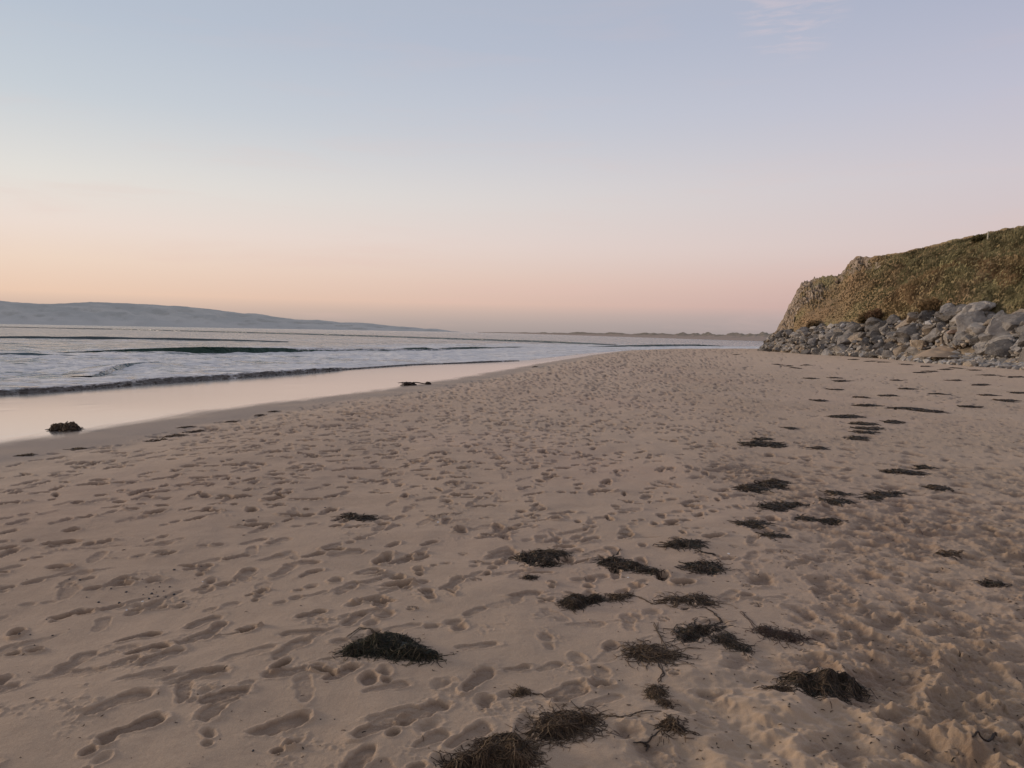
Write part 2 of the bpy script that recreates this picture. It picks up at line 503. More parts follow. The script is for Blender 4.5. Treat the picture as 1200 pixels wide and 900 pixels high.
# ------------------------------------------------------------------ sea
def water_mat(name, deep, foam_lo=.42):
    n = NT(name)
    pos = n.pos()
    mp = n.n('Mapping', Vector=pos, Rotation=(0, 0, math.radians(-68)), Scale=(0.5, 1.0, 1.0))
    v = mp.outputs[0]
    cam_d_ = n.n('VectorMath', _operation='LENGTH', i0=pos).outputs['Value']
    big = n.noise(.30, 5, .6, v); mid = n.noise(1.1, 4, .6, v); small = n.noise(3.5, 4, .65, v)
    b0 = n.n('Bump', Strength=1.0, Distance=1.9, Height=big)
    b1 = n.n('Bump', Strength=.9, Distance=.34, Height=mid, Normal=b0.outputs[0])
    b2 = n.n('Bump', Strength=.6, Distance=.07, Height=small, Normal=b1.outputs[0])
    wa = n.n('BsdfPrincipled', Base__Color=deep, Roughness=.14, IOR=1.33, Normal=b2.outputs[0])
    # lacy foam, drawn out along the shore
    mp2 = n.n('Mapping', Vector=pos, Rotation=(0, 0, math.radians(-66)), Scale=(0.62, 1.0, 1.0))
    f1 = n.noise(.45, 6, .72, mp2.outputs[0], .8); f2 = n.noise(1.5, 4, .7, mp2.outputs[0], .6)
    fsum = n.math('ADD', n.math('MULTIPLY', f1, .6), n.math('MULTIPLY', f2, .4))
    thr = n.math('SUBTRACT', .645, n.math('MULTIPLY', n.attr('foam'), .25))
    fm = n.rng(n.math('SUBTRACT', fsum, thr), -.05, .07)
    fm = n.math('MULTIPLY', fm, n.rng(n.attr('foam'), 0.0, .12))
    fo = n.n('BsdfPrincipled', Base__Color=n.mix(f2, (.60, .585, .57), (.88, .86, .84)), Roughness=.75, Normal=b2.outputs[0])
    mx = n.n('MixShader', Fac=fm)
    n.t.links.new(wa.outputs[0], mx.inputs[1]); n.t.links.new(fo.outputs[0], mx.inputs[2])
    return n.done(mx)


WATER = water_mat('sea_water', (.10, .145, .158))
WAVE = water_mat('wave_water', (.020, .050, .036))
SWELL = water_mat('swell_water', (.075, .095, .098))
BORE = water_mat('swash_water', (.13, .118, .108))
tf = np.radians(np.arange(-41, 41.001, 0.12))
ta = np.radians(np.arange(-176, -41, 3.)); tb = np.radians(np.arange(44, 181, 3.))
TS = np.concatenate([ta, tf, tb])
dys = np.concatenate([np.arange(.18, 6, .18), np.arange(6, 60, .22), np.arange(60, 230, 1.5)])
RS = ((EYE - SEA_Z) * F_PX / dys)[::-1]
RS = np.concatenate([RS, [14000, 20000]])
R2, T2 = np.meshgrid(RS, TS, indexing='ij')
SX = R2 * np.sin(T2); SY = R2 * np.cos(T2)
ss = sdist(SX, SY, W)
near = sst(300, 120, R2) * sst(0.3, 6, ss)
SZ = SEA_Z + near * (0.05 * np.sin(ss * 0.62 + 2.2 * fbm(SX * .03, SY * .03, 2, 3)) + 0.05 * fbm(SX * .35, SY * .22, 3, 7) + .055 * sst(110, 50, R2) * fbm(SX * 1.1, SY * .6, 3, 8)) + sst(0, 3, ss) * 0.04
foam = 1.0 * sst(0.0, .3, ss) * sst(14, 2, ss) + 0.95 * sst(4, 12, ss) * sst(48, 20, ss) + .45 * sst(30, 60, ss) * sst(120, 60, ss)
foam *= 0.72 + 0.45 * sst(-.5, .5, fbm(SX * .05, SY * .12, 2, 14))
foam *= sst(400, 160, R2)
me = raw_mesh('sea', np.stack([SX, SY, SZ], -1).reshape(-1, 3), grid_faces(len(RS), len(TS), True)[:, ::-1], True, dict(foam=np.clip(foam, 0, 1)))
tag(link('sea', me, WATER), 'calm grey blue sea with white foam near the shore', 'sea', kind='structure')


def breaker(name, label, pts, mat, front=0.9, back=3.0, ncol=500, rough=.25, seed=1, foamtop=.6, foamface=0.0, base=None):
    """a wave: photo points of its foot (x, y, height in m, foam 0-1), swept with a steep face to the shore and a long back"""
    base = SEA_Z if base is None else base
    P = np.array([at(p[0], p[1], base)[:2] for p in pts]); Hh = np.array([p[2] for p in pts]); Fo = np.array([p[3] for p in pts])
    s = np.concatenate([[0], np.cumsum(np.hypot(*(P[1:] - P[:-1]).T))])
    t = np.linspace(0, s[-1], ncol)
    for _ in range(1):
        X = np.interp(t, s, P[:, 0]); Y = np.interp(t, s, P[:, 1])
    k = np.ones(21) / 21
    sm = lambda a: np.convolve(np.pad(a, 10, mode='edge'), k, 'valid')
    X = sm(X); Y = sm(Y)
    H_ = sm(np.interp(t, s, Hh)); Fm = sm(np.interp(t, s, Fo))
    tx = np.gradient(X); ty = np.gradient(Y); l = np.hypot(tx, ty); tx /= l; ty /= l
    nx, ny = ty, -tx                 # to the shore
    sc = max(Hh)
    prof = [(-back, -.25), (-back * .6, .16), (-back * .35, .42), (-back * .18, .74), (-back * .08, .93), (0, 1.0), (front * .10, .97), (front * .18, .80), (front * .26, .58), (front * .36, .34), (front * .55, .13), (front * .8, .03), (front, -.12)]
    fo_p = [0, .15, .35, .6, .9, 1, 1, .8, .45, .3, .3, .35, .2]
    rows = []; fr = []
    for i, (o, zz) in enumerate(prof):
        hs = 0.35 + 0.65 * H_ / sc
        jit = rough * sc * fbm(t * .55 / max(sc, .3) + i * .2, np.full(ncol, i * .5), 3, seed) * (1 if 0 < i < len(prof) - 1 else 0.3)
        oo = o * sc * hs + jit * .8
        z = base + H_ * zz + jit * .30 * min(1, abs(zz) + .2) * np.clip(H_ / sc, 0, 1) + .045
        if i in (0, len(prof) - 1): z = np.full(ncol, base - .06)
        rows.append(np.stack([X + nx * oo, Y + ny * oo, z], -1))
        fr.append(np.clip(Fm * (foamtop * fo_p[i] if i <= 6 else foamface * fo_p[i] + .2 * foamtop * fo_p[i]), 0, 1))
    me = raw_mesh(name, np.concatenate(rows), grid_faces(len(prof), ncol)[:, ::-1], True, dict(foam=np.concatenate(fr)))
    return tag(link(name, me, mat), label, 'wave', kind='structure')


breaker('breaking_wave', 'low dark swash front rolling onto the wet sand', [(-240, 481, .09, 1), (-60, 467, .10, 1), (0, 463, .11, 1), (60, 459.5, .12, .9), (95, 457, .10, 1.2), (130, 454, .11, 1.4), (170, 450, .15, 1), (240, 446, .16, .9), (300, 441.5, .15, .9), (350, 438, .15, .9), (392, 434.5, .12, .8), (408, 433, .02, .4)], BORE, 1.25, 9, 1100, .55, 2, 1.3, .5)
breaker('breaking_wave', 'thin swash line on the wet sand', [(404, 433.4, .02, 1), (483, 428, .04, 1.2), (535, 426.4, .04, 1), (560, 425.6, .08, .5), (590, 424.5, .08, .4), (609, 423.3, .02, .3)], BORE, 1.0, 12, 500, .3, 3, 1.2, .6)
breaker('breaking_wave', 'green breaking wave', [(70, 414, .02, .2), (130, 412.8, .12, .5), (155, 413, .22, .5), (200, 413.8, .36, .2), (240, 414.3, .46, .05), (290, 413.8, .40, .0), (335, 413.3, .34, .1), (352, 413, .30, 1.5), (376, 412.4, .18, 1.6), (430, 411.6, .08, 1.6), (470, 411.3, .03, 1.5)], WAVE, 1.0, 5, 600, .14, 4, 1.1, .4)
breaker('breaking_wave', 'white foam line right of the green wave', [(338, 413.2, .04, 1.5), (352, 412.8, .26, 1.6), (375, 412.2, .28, 1.6), (400, 411.8, .18, 1.6), (430, 411.2, .2, 1.5), (480, 411.0, .12, 1.5), (540, 409.4, .03, 1)], WATER, 1.0, 6, 400, .3, 5, 1.3, 1.0)
breaker('breaking_wave', 'dark breaking crest near the middle', [(462, 410.8, .02, .3), (476, 410.5, .22, .2), (500, 410.3, .24, .1), (510, 410, .06, 1), (528, 409.2, .16, .3), (560, 408.8, .20, .2), (578, 408.4, .10, .8), (600, 407.8, .12, .3), (622, 407.2, .02, .5)], WAVE, 1.1, 5, 500, .18, 6, .8, .1)
breaker('breaking_wave', 'long dark swell line', [(-200, 393, .1, 0), (0, 396.5, .22, 0), (40, 397.0, .32, 0), (70, 397.2, .24, 0), (110, 397.4, .36, 0), (160, 398, .24, 0), (200, 398.6, .28, 0), (275, 400, .22, 0), (340, 401, .05, 0)], SWELL, 1.6, 8, 500, .10, 7, .2, 0)
breaker('breaking_wave', 'far swell line', [(-100, 381.6, .2, 0), (0, 383.6, .34, 0), (70, 385, .30, 0), (130, 386.2, .4, 0), (262, 389.6, .4, 0), (350, 392, .4, 0), (450, 395, .36, 0), (560, 398.8, .3, .1), (640, 401.5, .34, 0), (706, 404.2, .2, .6), (730, 404.8, .02, .5)], SWELL, 1.1, 8, 700, .10, 8, .5, .2)
breaker('breaking_wave', 'low swell in the bay', [(690, 406.4, .02, .2), (735, 406.4, .22, .2), (770, 406, .30, .1), (812, 405.6, .30, .3), (824, 405.8, .28, 1.2), (838, 406, .20, 1.3), (850, 406.2, .02, 1)], WAVE, 1.1, 6, 400, .12, 9, .9, .8)
breaker('breaking_wave', 'small cross wave with a white tip', [(104, 443, .02, 1.5), (116, 440.5, .10, 1.7), (127, 435.5, .14, 1.7), (140, 431, .13, .6), (160, 428, .09, .4), (190, 425.6, .05, .3), (220, 424, .01, .2)], WATER, 1.4, 14, 200, .3, 10, 1.0, .5)
breaker('breaking_wave', 'faint ripple line left', [(-100, 418, .08, .4), (0, 417.5, .12, .3), (30, 417.4, .18, .2), (60, 417.6, .08, .3), (120, 418, .02, .2)], WATER, 1.0, 6, 200, .25, 11, .8, .3)

# ------------------------------------------------------------------ headland across the bay, far dunes
def ramp_col(n, f, stops):
    r = n.n('ValToRGB', Fac=f)
    e = r.color_ramp.elements
    while len(e) < len(stops): e.new(.5)
    for el, (p, c) in zip(e, stops):
        el.position = p; el.color = (*c, 1)
    return r.outputs[0]


n = NT('far_hills')
pos = n.pos()
mp = n.n('Mapping', Vector=pos, Scale=(.0035, .0035, .016))
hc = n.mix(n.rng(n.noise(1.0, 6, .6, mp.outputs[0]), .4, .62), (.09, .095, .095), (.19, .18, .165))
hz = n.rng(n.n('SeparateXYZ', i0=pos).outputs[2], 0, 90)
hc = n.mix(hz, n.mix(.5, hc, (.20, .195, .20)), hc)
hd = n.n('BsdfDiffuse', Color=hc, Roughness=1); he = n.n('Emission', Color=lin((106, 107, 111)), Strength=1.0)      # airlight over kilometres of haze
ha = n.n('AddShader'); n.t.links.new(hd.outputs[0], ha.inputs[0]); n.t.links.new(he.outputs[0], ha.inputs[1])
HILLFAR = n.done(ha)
top = [(-500, 360), (-330, 350), (-200, 346), (-110, 348), (-50, 350), (0, 352.5), (28, 355), (60, 356.3), (85, 354.6), (110, 354.2), (140, 355), (172, 356.2), (200, 358.6), (215, 359), (240, 361.2), (262, 364.4), (285, 367), (300, 367.6), (325, 371.5), (345, 374), (372, 375), (400, 377.6), (430, 378.6), (455, 381.2), (480, 383.4), (500, 385), (512, 385.2), (530, 388.4), (560, 391)]
tp = np.array(top, float)
cols = np.arange(-500, 561, 2.0)
rows = 26
Vh = []
for c in cols:
    ty = np.interp(c, tp[:, 0], tp[:, 1]) + .5 * float(fbm(np.array(c * .07), np.array(0.3), 3, 4))
    r1 = 5200 + 500 * math.sin(c * .004)
    r1 += 900 * max(0, (c - 200) / 360)
    ztop = at_r(c, ty, r1)[2]
    d = ray(c, 400); d = d[:2] / np.hypot(d[0], d[1])
    for k in range(rows):
        v = k / (rows - 1)
        if v < .8:
            a = v / .8; zz = -8 + (ztop + 8) * (a ** .85); r = r1 - 700 * (1 - a)
            r += 160 * float(fbm(np.array(c * .03), np.array(a * 2.6), 3, 6)) * math.sin(a * math.pi)
        else:
            a = (v - .8) / .2; zz = ztop * (1 - a * a) - 8 * a; r = r1 + 900 * a
        Vh.append((d[0] * r, d[1] * r, zz))
Vh = np.array(Vh).reshape(len(cols), rows, 3).transpose(1, 0, 2).reshape(-1, 3)
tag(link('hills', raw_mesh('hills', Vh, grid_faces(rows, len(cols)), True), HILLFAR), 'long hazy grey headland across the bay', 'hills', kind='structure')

n = NT('dune_shore')
pos = n.pos()
sx = n.n('SeparateXYZ', i0=pos)
gz = n.math('ADD', sx.outputs[2], n.math('MULTIPLY', n.math('SUBTRACT', n.noise(.09, 5, .65, pos), .5), 5.0))
cc = n.mix(n.rng(gz, 1.2, 2.6), (.36, .275, .22), n.mix(n.rng(n.noise(.2, 4, .6, pos), .42, .6), (.155, .135, .085), (.27, .215, .15)))
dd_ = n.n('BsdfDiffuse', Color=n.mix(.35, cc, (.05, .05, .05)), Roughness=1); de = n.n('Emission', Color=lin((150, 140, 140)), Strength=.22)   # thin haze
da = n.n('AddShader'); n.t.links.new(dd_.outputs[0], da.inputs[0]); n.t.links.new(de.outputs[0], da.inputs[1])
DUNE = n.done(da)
dk = [(560, 3600, 1.2), (600, 2500, 1.8), (640, 1500, 3.0), (700, 900, 3.2), (760, 640, 3.4), (820, 500, 3.5), (870, 430, 3.7), (905, 400, 4.2), (1000, 350, 5), (1150, 300, 5)]
dk = np.array(dk, float)
cols = np.concatenate([np.arange(560, 905, .75), np.arange(905, 1150, 6)]); rows = 22
Vd = []
for c in cols:
    r0 = 1 / np.interp(c, dk[:, 0], 1 / dk[:, 1]); hh = np.interp(c, dk[:, 0], dk[:, 2])
    d = ray(c, 400); d = d[:2] / np.hypot(d[0], d[1])
    for k in range(rows):
        v = k / (rows - 1)
        r = r0 + (0 if v < .0 else v) * 95 * (r0 / 430) ** .5
        xx, yy = d[0] * r, d[1] * r
        bump = max(.1, .62 + .55 * float(fbm(np.array(c * .055), np.array(v * 2.4), 4, 6)))
        z = SEA_Z - .25 + 1.7 * min(1, v / .22) + (hh * bump * float(sst(.22, .55, v)) if v < .75 else hh * bump * (1 - .6 * (v - .75) / .25))
        Vd.append((xx, yy, z))
Vd = np.array(Vd).reshape(len(cols), rows, 3).transpose(1, 0, 2).reshape(-1, 3)
tag(link('dunes', raw_mesh('dunes', Vd, grid_faces(rows, len(cols)), True), DUNE), 'distant low grassy dunes behind a strip of pale beach', 'dunes', kind='structure')

# ------------------------------------------------------------------ the hill on the right
B_PX = np.array([(893, 411.2), (905, 412), (945, 415), (1008, 418.5), (1060, 422), (1130, 427), (1200, 431)], float)


def col_dir(px):
    d = ray(px, 400); L = math.hypot(d[0], d[1]); return d[:2] / L


b_r = np.array([np.hypot(*at(x, y, 0)[:2]) for x, y in B_PX])
b_x = np.concatenate([B_PX[:, 0], [1400, 1700, 2300, 3600]]); b_r = np.concatenate([b_r, [44, 42, 42, 44]])
TOPR = np.array([(893, 409), (904, 394), (940, 389), (975, 384), (1032, 380), (1075, 376), (1095, 374), (1110, 368), (1150, 367), (1160, 374), (1200, 374), (1400, 372), (3600, 330)], float)
CR = np.array([(893, 409), (899, 400), (905, 391), (909, 388), (913, 379), (918, 370), (924, 356), (930, 343), (934, 335), (937, 330.5), (945, 327.5), (955, 325.5), (966, 322.6), (980, 322.4), (984, 317), (991, 308), (999, 300.2), (1006, 300.8), (1014, 302), (1022, 299.6), (1050, 296), (1080, 289), (1110, 281), (1140, 275), (1170, 268), (1200, 263), (1400, 232), (1800, 190), (2600, 120), (3600, 60)], float)
CRR = np.array([(893, 99), (905, 96), (937, 93), (984, 90), (1000, 86), (1060, 78), (1200, 68), (1400, 60), (1800, 56), (3600, 56)], float)


def hill_col(px):
    r0 = np.interp(px, b_x, b_r); rt = r0 + np.interp(px, [893, 930, 1000, 1200], [1.2, 3.0, 5, 5.5])
    zt = at_r(px, np.interp(px, TOPR[:, 0], TOPR[:, 1]), rt)[2]
    r1 = max(np.interp(px, CRR[:, 0], CRR[:, 1]), rt + 1.0)
    zc = max(at_r(px, np.interp(px, CR[:, 0], CR[:, 1]), r1)[2], zt + .02)
    return r0, rt, zt, r1, zc


hc = np.concatenate([np.arange(893, 1010, .5), np.arange(1010, 1260, .9), np.arange(1260, 1500, 4), np.arange(1500, 3601, 60)])
nb, ns_, nk = 10, 110, 8
HV = []; HROCK = []; HU = []
for c in hc:
    r0, rt, zt, r1, zc = hill_col(c)
    d = col_dir(c)
    for k in range(nb):
        v = k / nb
        r = r0 + .7 + (rt - r0) * v; HV.append((d[0] * r, d[1] * r, -.25 + (zt - .1) * v ** .9)); HU.append((c, -1 + v))
    for k in range(ns_):
        v = k / (ns_ - 1)
        r = rt + .7 * (1 - v) + (r1 - rt) * v
        lift = 1 - (1 - v) ** 1.25
        HV.append((d[0] * r, d[1] * r, zt - .1 + (zc - zt + .1) * lift)); HU.append((c, v))
    for k in range(1, nk + 1):
        v = k / nk; r = r1 + 30 * v
        HV.append((d[0] * r, d[1] * r, zc * (1 - .9 * v ** 1.5))); HU.append((c, 1 + v))
nhr = nb + ns_ + nk
HV = np.array(HV); HU = np.array(HU)
hx, hy, hz_ = HV.T; hcx, hv = HU.T
inside = np.sin(np.clip(hv, 0, 1) * math.pi) ** .6 * (hv > 0) * (hv < 1)
# where bare rock shows: the nose of the cliff and the outcrop under the crest
rock = sst(1003, 925, hcx + 26 * (hv - .5) + 22 * fbm(hcx * .04, hv * 3, 3, 2)) * sst(.18, .55, hv + (.25 * (hcx < 930)))
rock = np.maximum(rock, sst(.55, .85, hv) * sst(968, 985, hcx) * sst(1052, 1010, hcx) * sst(-.35, .3, fbm(hcx * .09, hv * 5, 3, 5) + .2))
rock = np.clip(rock * (hv > -.1), 0, 1)
ang = hcx * .085; upv = hz_ * .55
ridg = 1 - np.abs(fbm(ang * .8 + upv * .9, upv * 1.5 - ang * .25, 4, 11))
hum = fbm(hx * .35, hy * .30 + hz_ * .4, 3, 13) * .35 + fbm(hx * 1.1, hy * .8 + hz_, 3, 17) * .08
disp = inside * ((1 - rock) * hum + rock * (1.15 * (ridg - .62) + .35 * fbm(ang * 6, upv * 4, 3, 19)))
dl = np.hypot(hx, hy)
HV[:, 0] -= hx / dl * disp * .8; HV[:, 1] -= hy / dl * disp * .8; HV[:, 2] += disp * (.55 * (1 - rock) + .25 * rock)
crestj = np.exp(-((hv - 1) / .05) ** 2)
HV[:, 2] += crestj * (.10 * fbm(hcx * .12, 0 * hcx, 3, 23) + sst(1005, 985, hcx) * .22 * fbm(hcx * .35, 0 * hcx, 3, 25))
HG = HV.reshape(len(hc), nhr, 3)
Fh = grid_faces(nhr, len(hc))
n = NT('hillside')
pos = n.pos()
mp = n.n('Mapping', Vector=pos, Rotation=(0, math.radians(35), 0), Scale=(.35, .5, 1.0))
g1 = n.noise(.30, 4, .6, mp.outputs[0]); g2 = n.noise(1.6, 5, .65, mp.outputs[0]); g3 = n.noise(.12, 3, .5, pos)
gc = n.mix(n.rng(g1, .40, .60), (.27, .185, .095), (.24, .205, .095))
gc = n.mix(n.rng(g3, .45, .62, 0, .7), gc, (.30, .19, .105))
gc = n.mix(n.rng(g2, .40, .70, 0, .35), gc, (.13, .095, .05))
r1_ = n.noise(1.3, 7, .7, pos, .4); r2_ = n.n('TexVoronoi', _feature='DISTANCE_TO_EDGE', Scale=.8, Vector=n.n('Mapping', Vector=pos, Rotation=(.3, .5, .2), Scale=(1, 1, 1.1)).outputs[0]).outputs['Distance']
rc = n.mix(n.rng(r1_, .35, .65), (.20, .145, .10), (.42, .335, .255))
rc = n.mix(n.rng(r2_, .0, .10, .8, 0), rc, (.13, .09, .06))
rc = n.mix(n.rng(n.noise(.5, 4, .6, pos), .50, .62, 0, .9), rc, (.24, .165, .085))
gc = n.mix(n.attr('bank'), gc, n.mix(n.rng(n.noise(1.1, 4, .6, pos), .4, .6), (.30, .235, .165), (.16, .13, .10)))
rmask = n.rng(n.math('ADD', n.attr('rock'), n.math('MULTIPLY', n.math('SUBTRACT', n.noise(.9, 5, .7, pos), .5), 1.1)), .42, .60)
bp = n.n('Bump', Strength=.8, Distance=.25, Height=n.mix(rmask, g2, r1_))
HILLM = n.done(n.n('BsdfPrincipled', Base__Color=n.mix(rmask, gc, rc), Roughness=.95, Normal=bp.outputs[0]))
HVt = HG.transpose(1, 0, 2).reshape(-1, 3); RKt = rock.reshape(len(hc), nhr).T.ravel()
tag(link('hill', raw_mesh('hill', HVt, Fh, True, dict(rock=RKt, bank=sst(.03, -.03, HU[:, 1]).reshape(len(hc), nhr).T.ravel())), HILLM), 'steep hill of rough grass ending in a rocky cliff', 'hill', kind='structure')


def hill_pt(px, v):
    i = np.interp(px, hc, np.arange(len(hc))); i = min(int(round(i)), len(hc) - 1)
    k = nb + v * (ns_ - 1) if v >= 0 else nb * (1 + v)
    k0 = int(min(max(k, 0), nhr - 2)); f = k - k0
    return HG[i, k0] * (1 - f) + HG[i, k0 + 1] * f


# grass on the hill: tufts of broad blades
def tufts(name, label, N, blades, hmin, hmax):
    P = []; C = []; S = []
    tries = 0
    while len(P) < N and tries < N * 6:
        tries += 1
        c = random.uniform(906, 1250); v = random.random() ** .9
        i = min(int(np.interp(c, hc, np.arange(len(hc)))), len(hc) - 1)
        k = nb + int(v * (ns_ - 1))
        rk = rock.reshape(len(hc), nhr)[i, k]
        if random.random() < rk * .95: continue
        p = hill_pt(c, v)
        # tone drifts in slanting drifts over the slope
        a = float(fbm(np.array(c * .022 + v * 1.2), np.array(v * 3.2 - c * .012), 3, 51)); b = float(pn(c * .011 + 3, v * 1.7, 57))
        b2 = float(fbm(np.array(c * .09 - v * 2), np.array(v * 8), 2, 59))
        green = np.array([.275, .240, .128]); brown = np.array([.300, .218, .128]); straw = np.array([.45, .35, .205]); dark = np.array([.16, .115, .062]); rust = np.array([.315, .195, .10])
        g = float(sst(-.25, .30, a + .35 * (v > .55) * (v - .4) + .15 * float(sst(1000, 1120, c)) + .12 - .25 * float(sst(1010, 940, c))))
        col = brown * (1 - g) + green * g
        if b > .25 and v < .6: col = col * .5 + rust * .5
        if b2 < -.35: col = col * .65 + dark * .35
        elif b2 > .5: col = col * .7 + straw * .3
        if v > .93: col = col * .5 + straw * .5 * .8
        col = col * random.uniform(.95, 1.05) * (.66 + .66 * float(sst(-.5, .5, pn(c * .045 + v * 3, v * 8 - c * .03, 83) + .4 * pn(c * .11 + v * 5, v * 17 - c * .06, 84))))
        P.append(p); C.append(col); S.append(random.uniform(hmin, hmax) * (.35 if v > .955 else 1) * float(np.interp(c, [930, 1050], [.55, 1])))
    P = np.array(P); C = np.array(C); S = np.array(S); m = len(P)
    a = rng.random((m, blades)) * 2 * math.pi; sp = rng.random((m, blades)) * .45
    bx = P[:, None, 0] + np.cos(a) * sp * S[:, None]; by = P[:, None, 1] + np.sin(a) * sp * S[:, None]
    ln = rng.normal(.55, .25, (m, blades)); la = .35 + rng.normal(0, .8, (m, blades))      # leaning with the wind off the sea
    hgt = S[:, None] * (.55 + .55 * rng.random((m, blades)))
    w = .025 + .035 * rng.random((m, blades)); wa = rng.random((m, blades)) * math.pi
    z0 = np.repeat(P[:, 2:3], blades, 1) - .12
    v0 = np.stack([bx - np.cos(wa) * w, by - np.sin(wa) * w, z0], -1); v1 = np.stack([bx + np.cos(wa) * w, by + np.sin(wa) * w, z0], -1)
    mxp = np.stack([bx + np.cos(la) * hgt * ln * .4, by + np.sin(la) * hgt * ln * .4, z0 + hgt * .65], -1); wv = np.stack([np.cos(wa) * w * .8, np.sin(wa) * w * .8, 0 * w], -1)
    tp_ = np.stack([bx + np.cos(la) * hgt * ln, by + np.sin(la) * hgt * ln, z0 + hgt * (1 - .25 * np.abs(ln))], -1)
    VV = np.stack([v0, v1, mxp + wv, mxp - wv, tp_], 2).reshape(-1, 3)
    idx = np.arange(m * blades) * 5
    q4 = np.stack([idx, idx + 1, idx + 2, idx + 3], -1); t3 = np.stack([idx + 3, idx + 2, idx + 4], -1)
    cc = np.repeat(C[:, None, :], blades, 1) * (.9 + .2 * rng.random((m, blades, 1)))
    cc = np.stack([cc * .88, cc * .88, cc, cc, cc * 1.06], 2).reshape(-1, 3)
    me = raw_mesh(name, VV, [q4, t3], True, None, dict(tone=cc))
    return tag(link(name, me, GRASS), label, 'grass', kind='stuff')


n = NT('rough_grass')
gn = n.n('VectorMath', _operation='ADD', i0=n.n('NewGeometry').outputs['Normal'], i1=(-1.35, -1.05, 1.6)).outputs[0]      # blades lit like the turf they stand in
gd = n.n('BsdfDiffuse', Color=n.attr('tone', True), Roughness=1, Normal=n.n('VectorMath', _operation='NORMALIZE', i0=gn).outputs[0]); gt = n.n('BsdfTranslucent', Color=n.attr('tone', True))
mx = n.n('MixShader', Fac=.25); n.t.links.new(gd.outputs[0], mx.inputs[1]); n.t.links.new(gt.outputs[0], mx.inputs[2])
GRASS = n.done(mx)
tufts('grass', 'rough brown and olive grass covering the hillside', 30000, 6, .10, .30)

# ------------------------------------------------------------------ boulders of the pile under the hill
n = NT('boulder_stone')
oi = n.n('ObjectInfo')
tc = n.n('TexCoord').outputs['Object']
pv = n.n('VectorMath', _operation='ADD', i0=tc, i1=n.math('MULTIPLY', oi.outputs['Random'], 40.0)).outputs[0]
s1 = n.noise(1.6, 6, .65, pv); s2 = n.noise(7, 5, .7, pv)
sc_ = n.mix(n.rng(s1, .32, .68), n.mix(1.0, oi.outputs['Color'], (.52, .51, .52), 'MULTIPLY'), oi.outputs['Color'])
sc_ = n.mix(n.rng(s2, .58, .70, 0, .85), sc_, n.mix(.6, oi.outputs['Color'], (.58, .55, .50)))
sc_ = n.mix(n.rng(s2, .25, .42, .6, 0), sc_, n.mix(1.0, oi.outputs['Color'], (.42, .41, .42), 'MULTIPLY'))
bp = n.n('Bump', Strength=1.0, Distance=.2, Height=n.noise(3.2, 7, .7, pv))
STONE = n.done(n.n('BsdfPrincipled', Base__Color=sc_, Roughness=.88, Normal=bp.outputs[0]))


def ico(sub):
    b = bmesh.new(); bmesh.ops.create_icosphere(b, subdivisions=sub, radius=1)
    v = np.array([x.co[:] for x in b.verts]); f = np.array([[q.index for q in x.verts] for x in b.faces]); b.free()
    return v, f


ICO3 = ico(4); ICO1 = ico(1); ICO2 = ico(2)


def boulder_mesh(seed, name='boulder'):
    r = np.random.default_rng(seed)
    v, f = ICO3; v = v.copy()
    for k in range(r.integers(12, 19)):
        nn = r.normal(size=3); nn /= np.linalg.norm(nn)
        c = r.uniform(.36, .78)
        d = v @ nn - c
        v -= np.outer(np.maximum(d, 0), nn) * .96
    d = fbm(v[:, 0] * 2.2 + seed, v[:, 1] * 2.2 + v[:, 2] * 1.7, 4, seed % 40)
    v *= (1 + .07 * d)[:, None]
    v += .035 * np.stack([fbm(v[:, 1] * 6 + seed, v[:, 2] * 6, 2, 3), fbm(v[:, 2] * 6, v[:, 0] * 6 + seed, 2, 5), fbm(v[:, 0] * 6, v[:, 1] * 6 + seed, 2, 7)], -1)
    v /= np.abs(v).max(0)
    return raw_mesh(name, v, f, False)


BM = [boulder_mesh(100 + i) for i in range(22)]
for m_ in BM:
    m_.materials.append(STONE)
    try:
        m_.set_sharp_from_angle(angle=math.radians(26))
    except Exception:
        pass
BOULDERS = []


def bank(px, v):
    r0, rt, zt, r1, zc = hill_col(px)
    d = col_dir(px); r = r0 + .5 + (rt - r0) * v
    return np.array([d[0] * r, d[1] * r, max(zt, .15) * v ** .9])


GREYS = {'dark': (.19, .171, .152), 'mid': (.315, .284, .25), 'pale': (.46, .415, .36), 'tan': (.44, .355, .262)}


def boulder(px, v, size_px, shade, tilt=None, flat=.72, label=None, lift=0.0, elong=1.25):
    p = bank(px, v); r = math.hypot(p[0], p[1]); s = size_px / F_PX * r
    o = bpy.data.objects.new('boulder', BM[random.randrange(len(BM))])
    COL.objects.link(o)
    sx_ = s * elong * random.uniform(.9, 1.15); sy_ = s * random.uniform(.8, 1.1); szz = s * flat * random.uniform(.85, 1.15)
    o.scale = (sx_, sy_, szz)
    tl = math.radians(random.uniform(-28, 8)) if tilt is None else math.radians(tilt)
    o.rotation_euler = (math.radians(random.uniform(5, 40)), tl, random.uniform(-.5, .5))
    o.location = (p[0], p[1], p[2] + szz * .30 + lift)
    c = np.array(GREYS[shade]) * random.uniform(.85, 1.15)
    o.color = (*c, 1)
    row = 'bottom' if v < .28 else ('middle' if v < .68 else 'top')
    BOULDERS.append((o, px, row, shade, size_px, label))
    return o


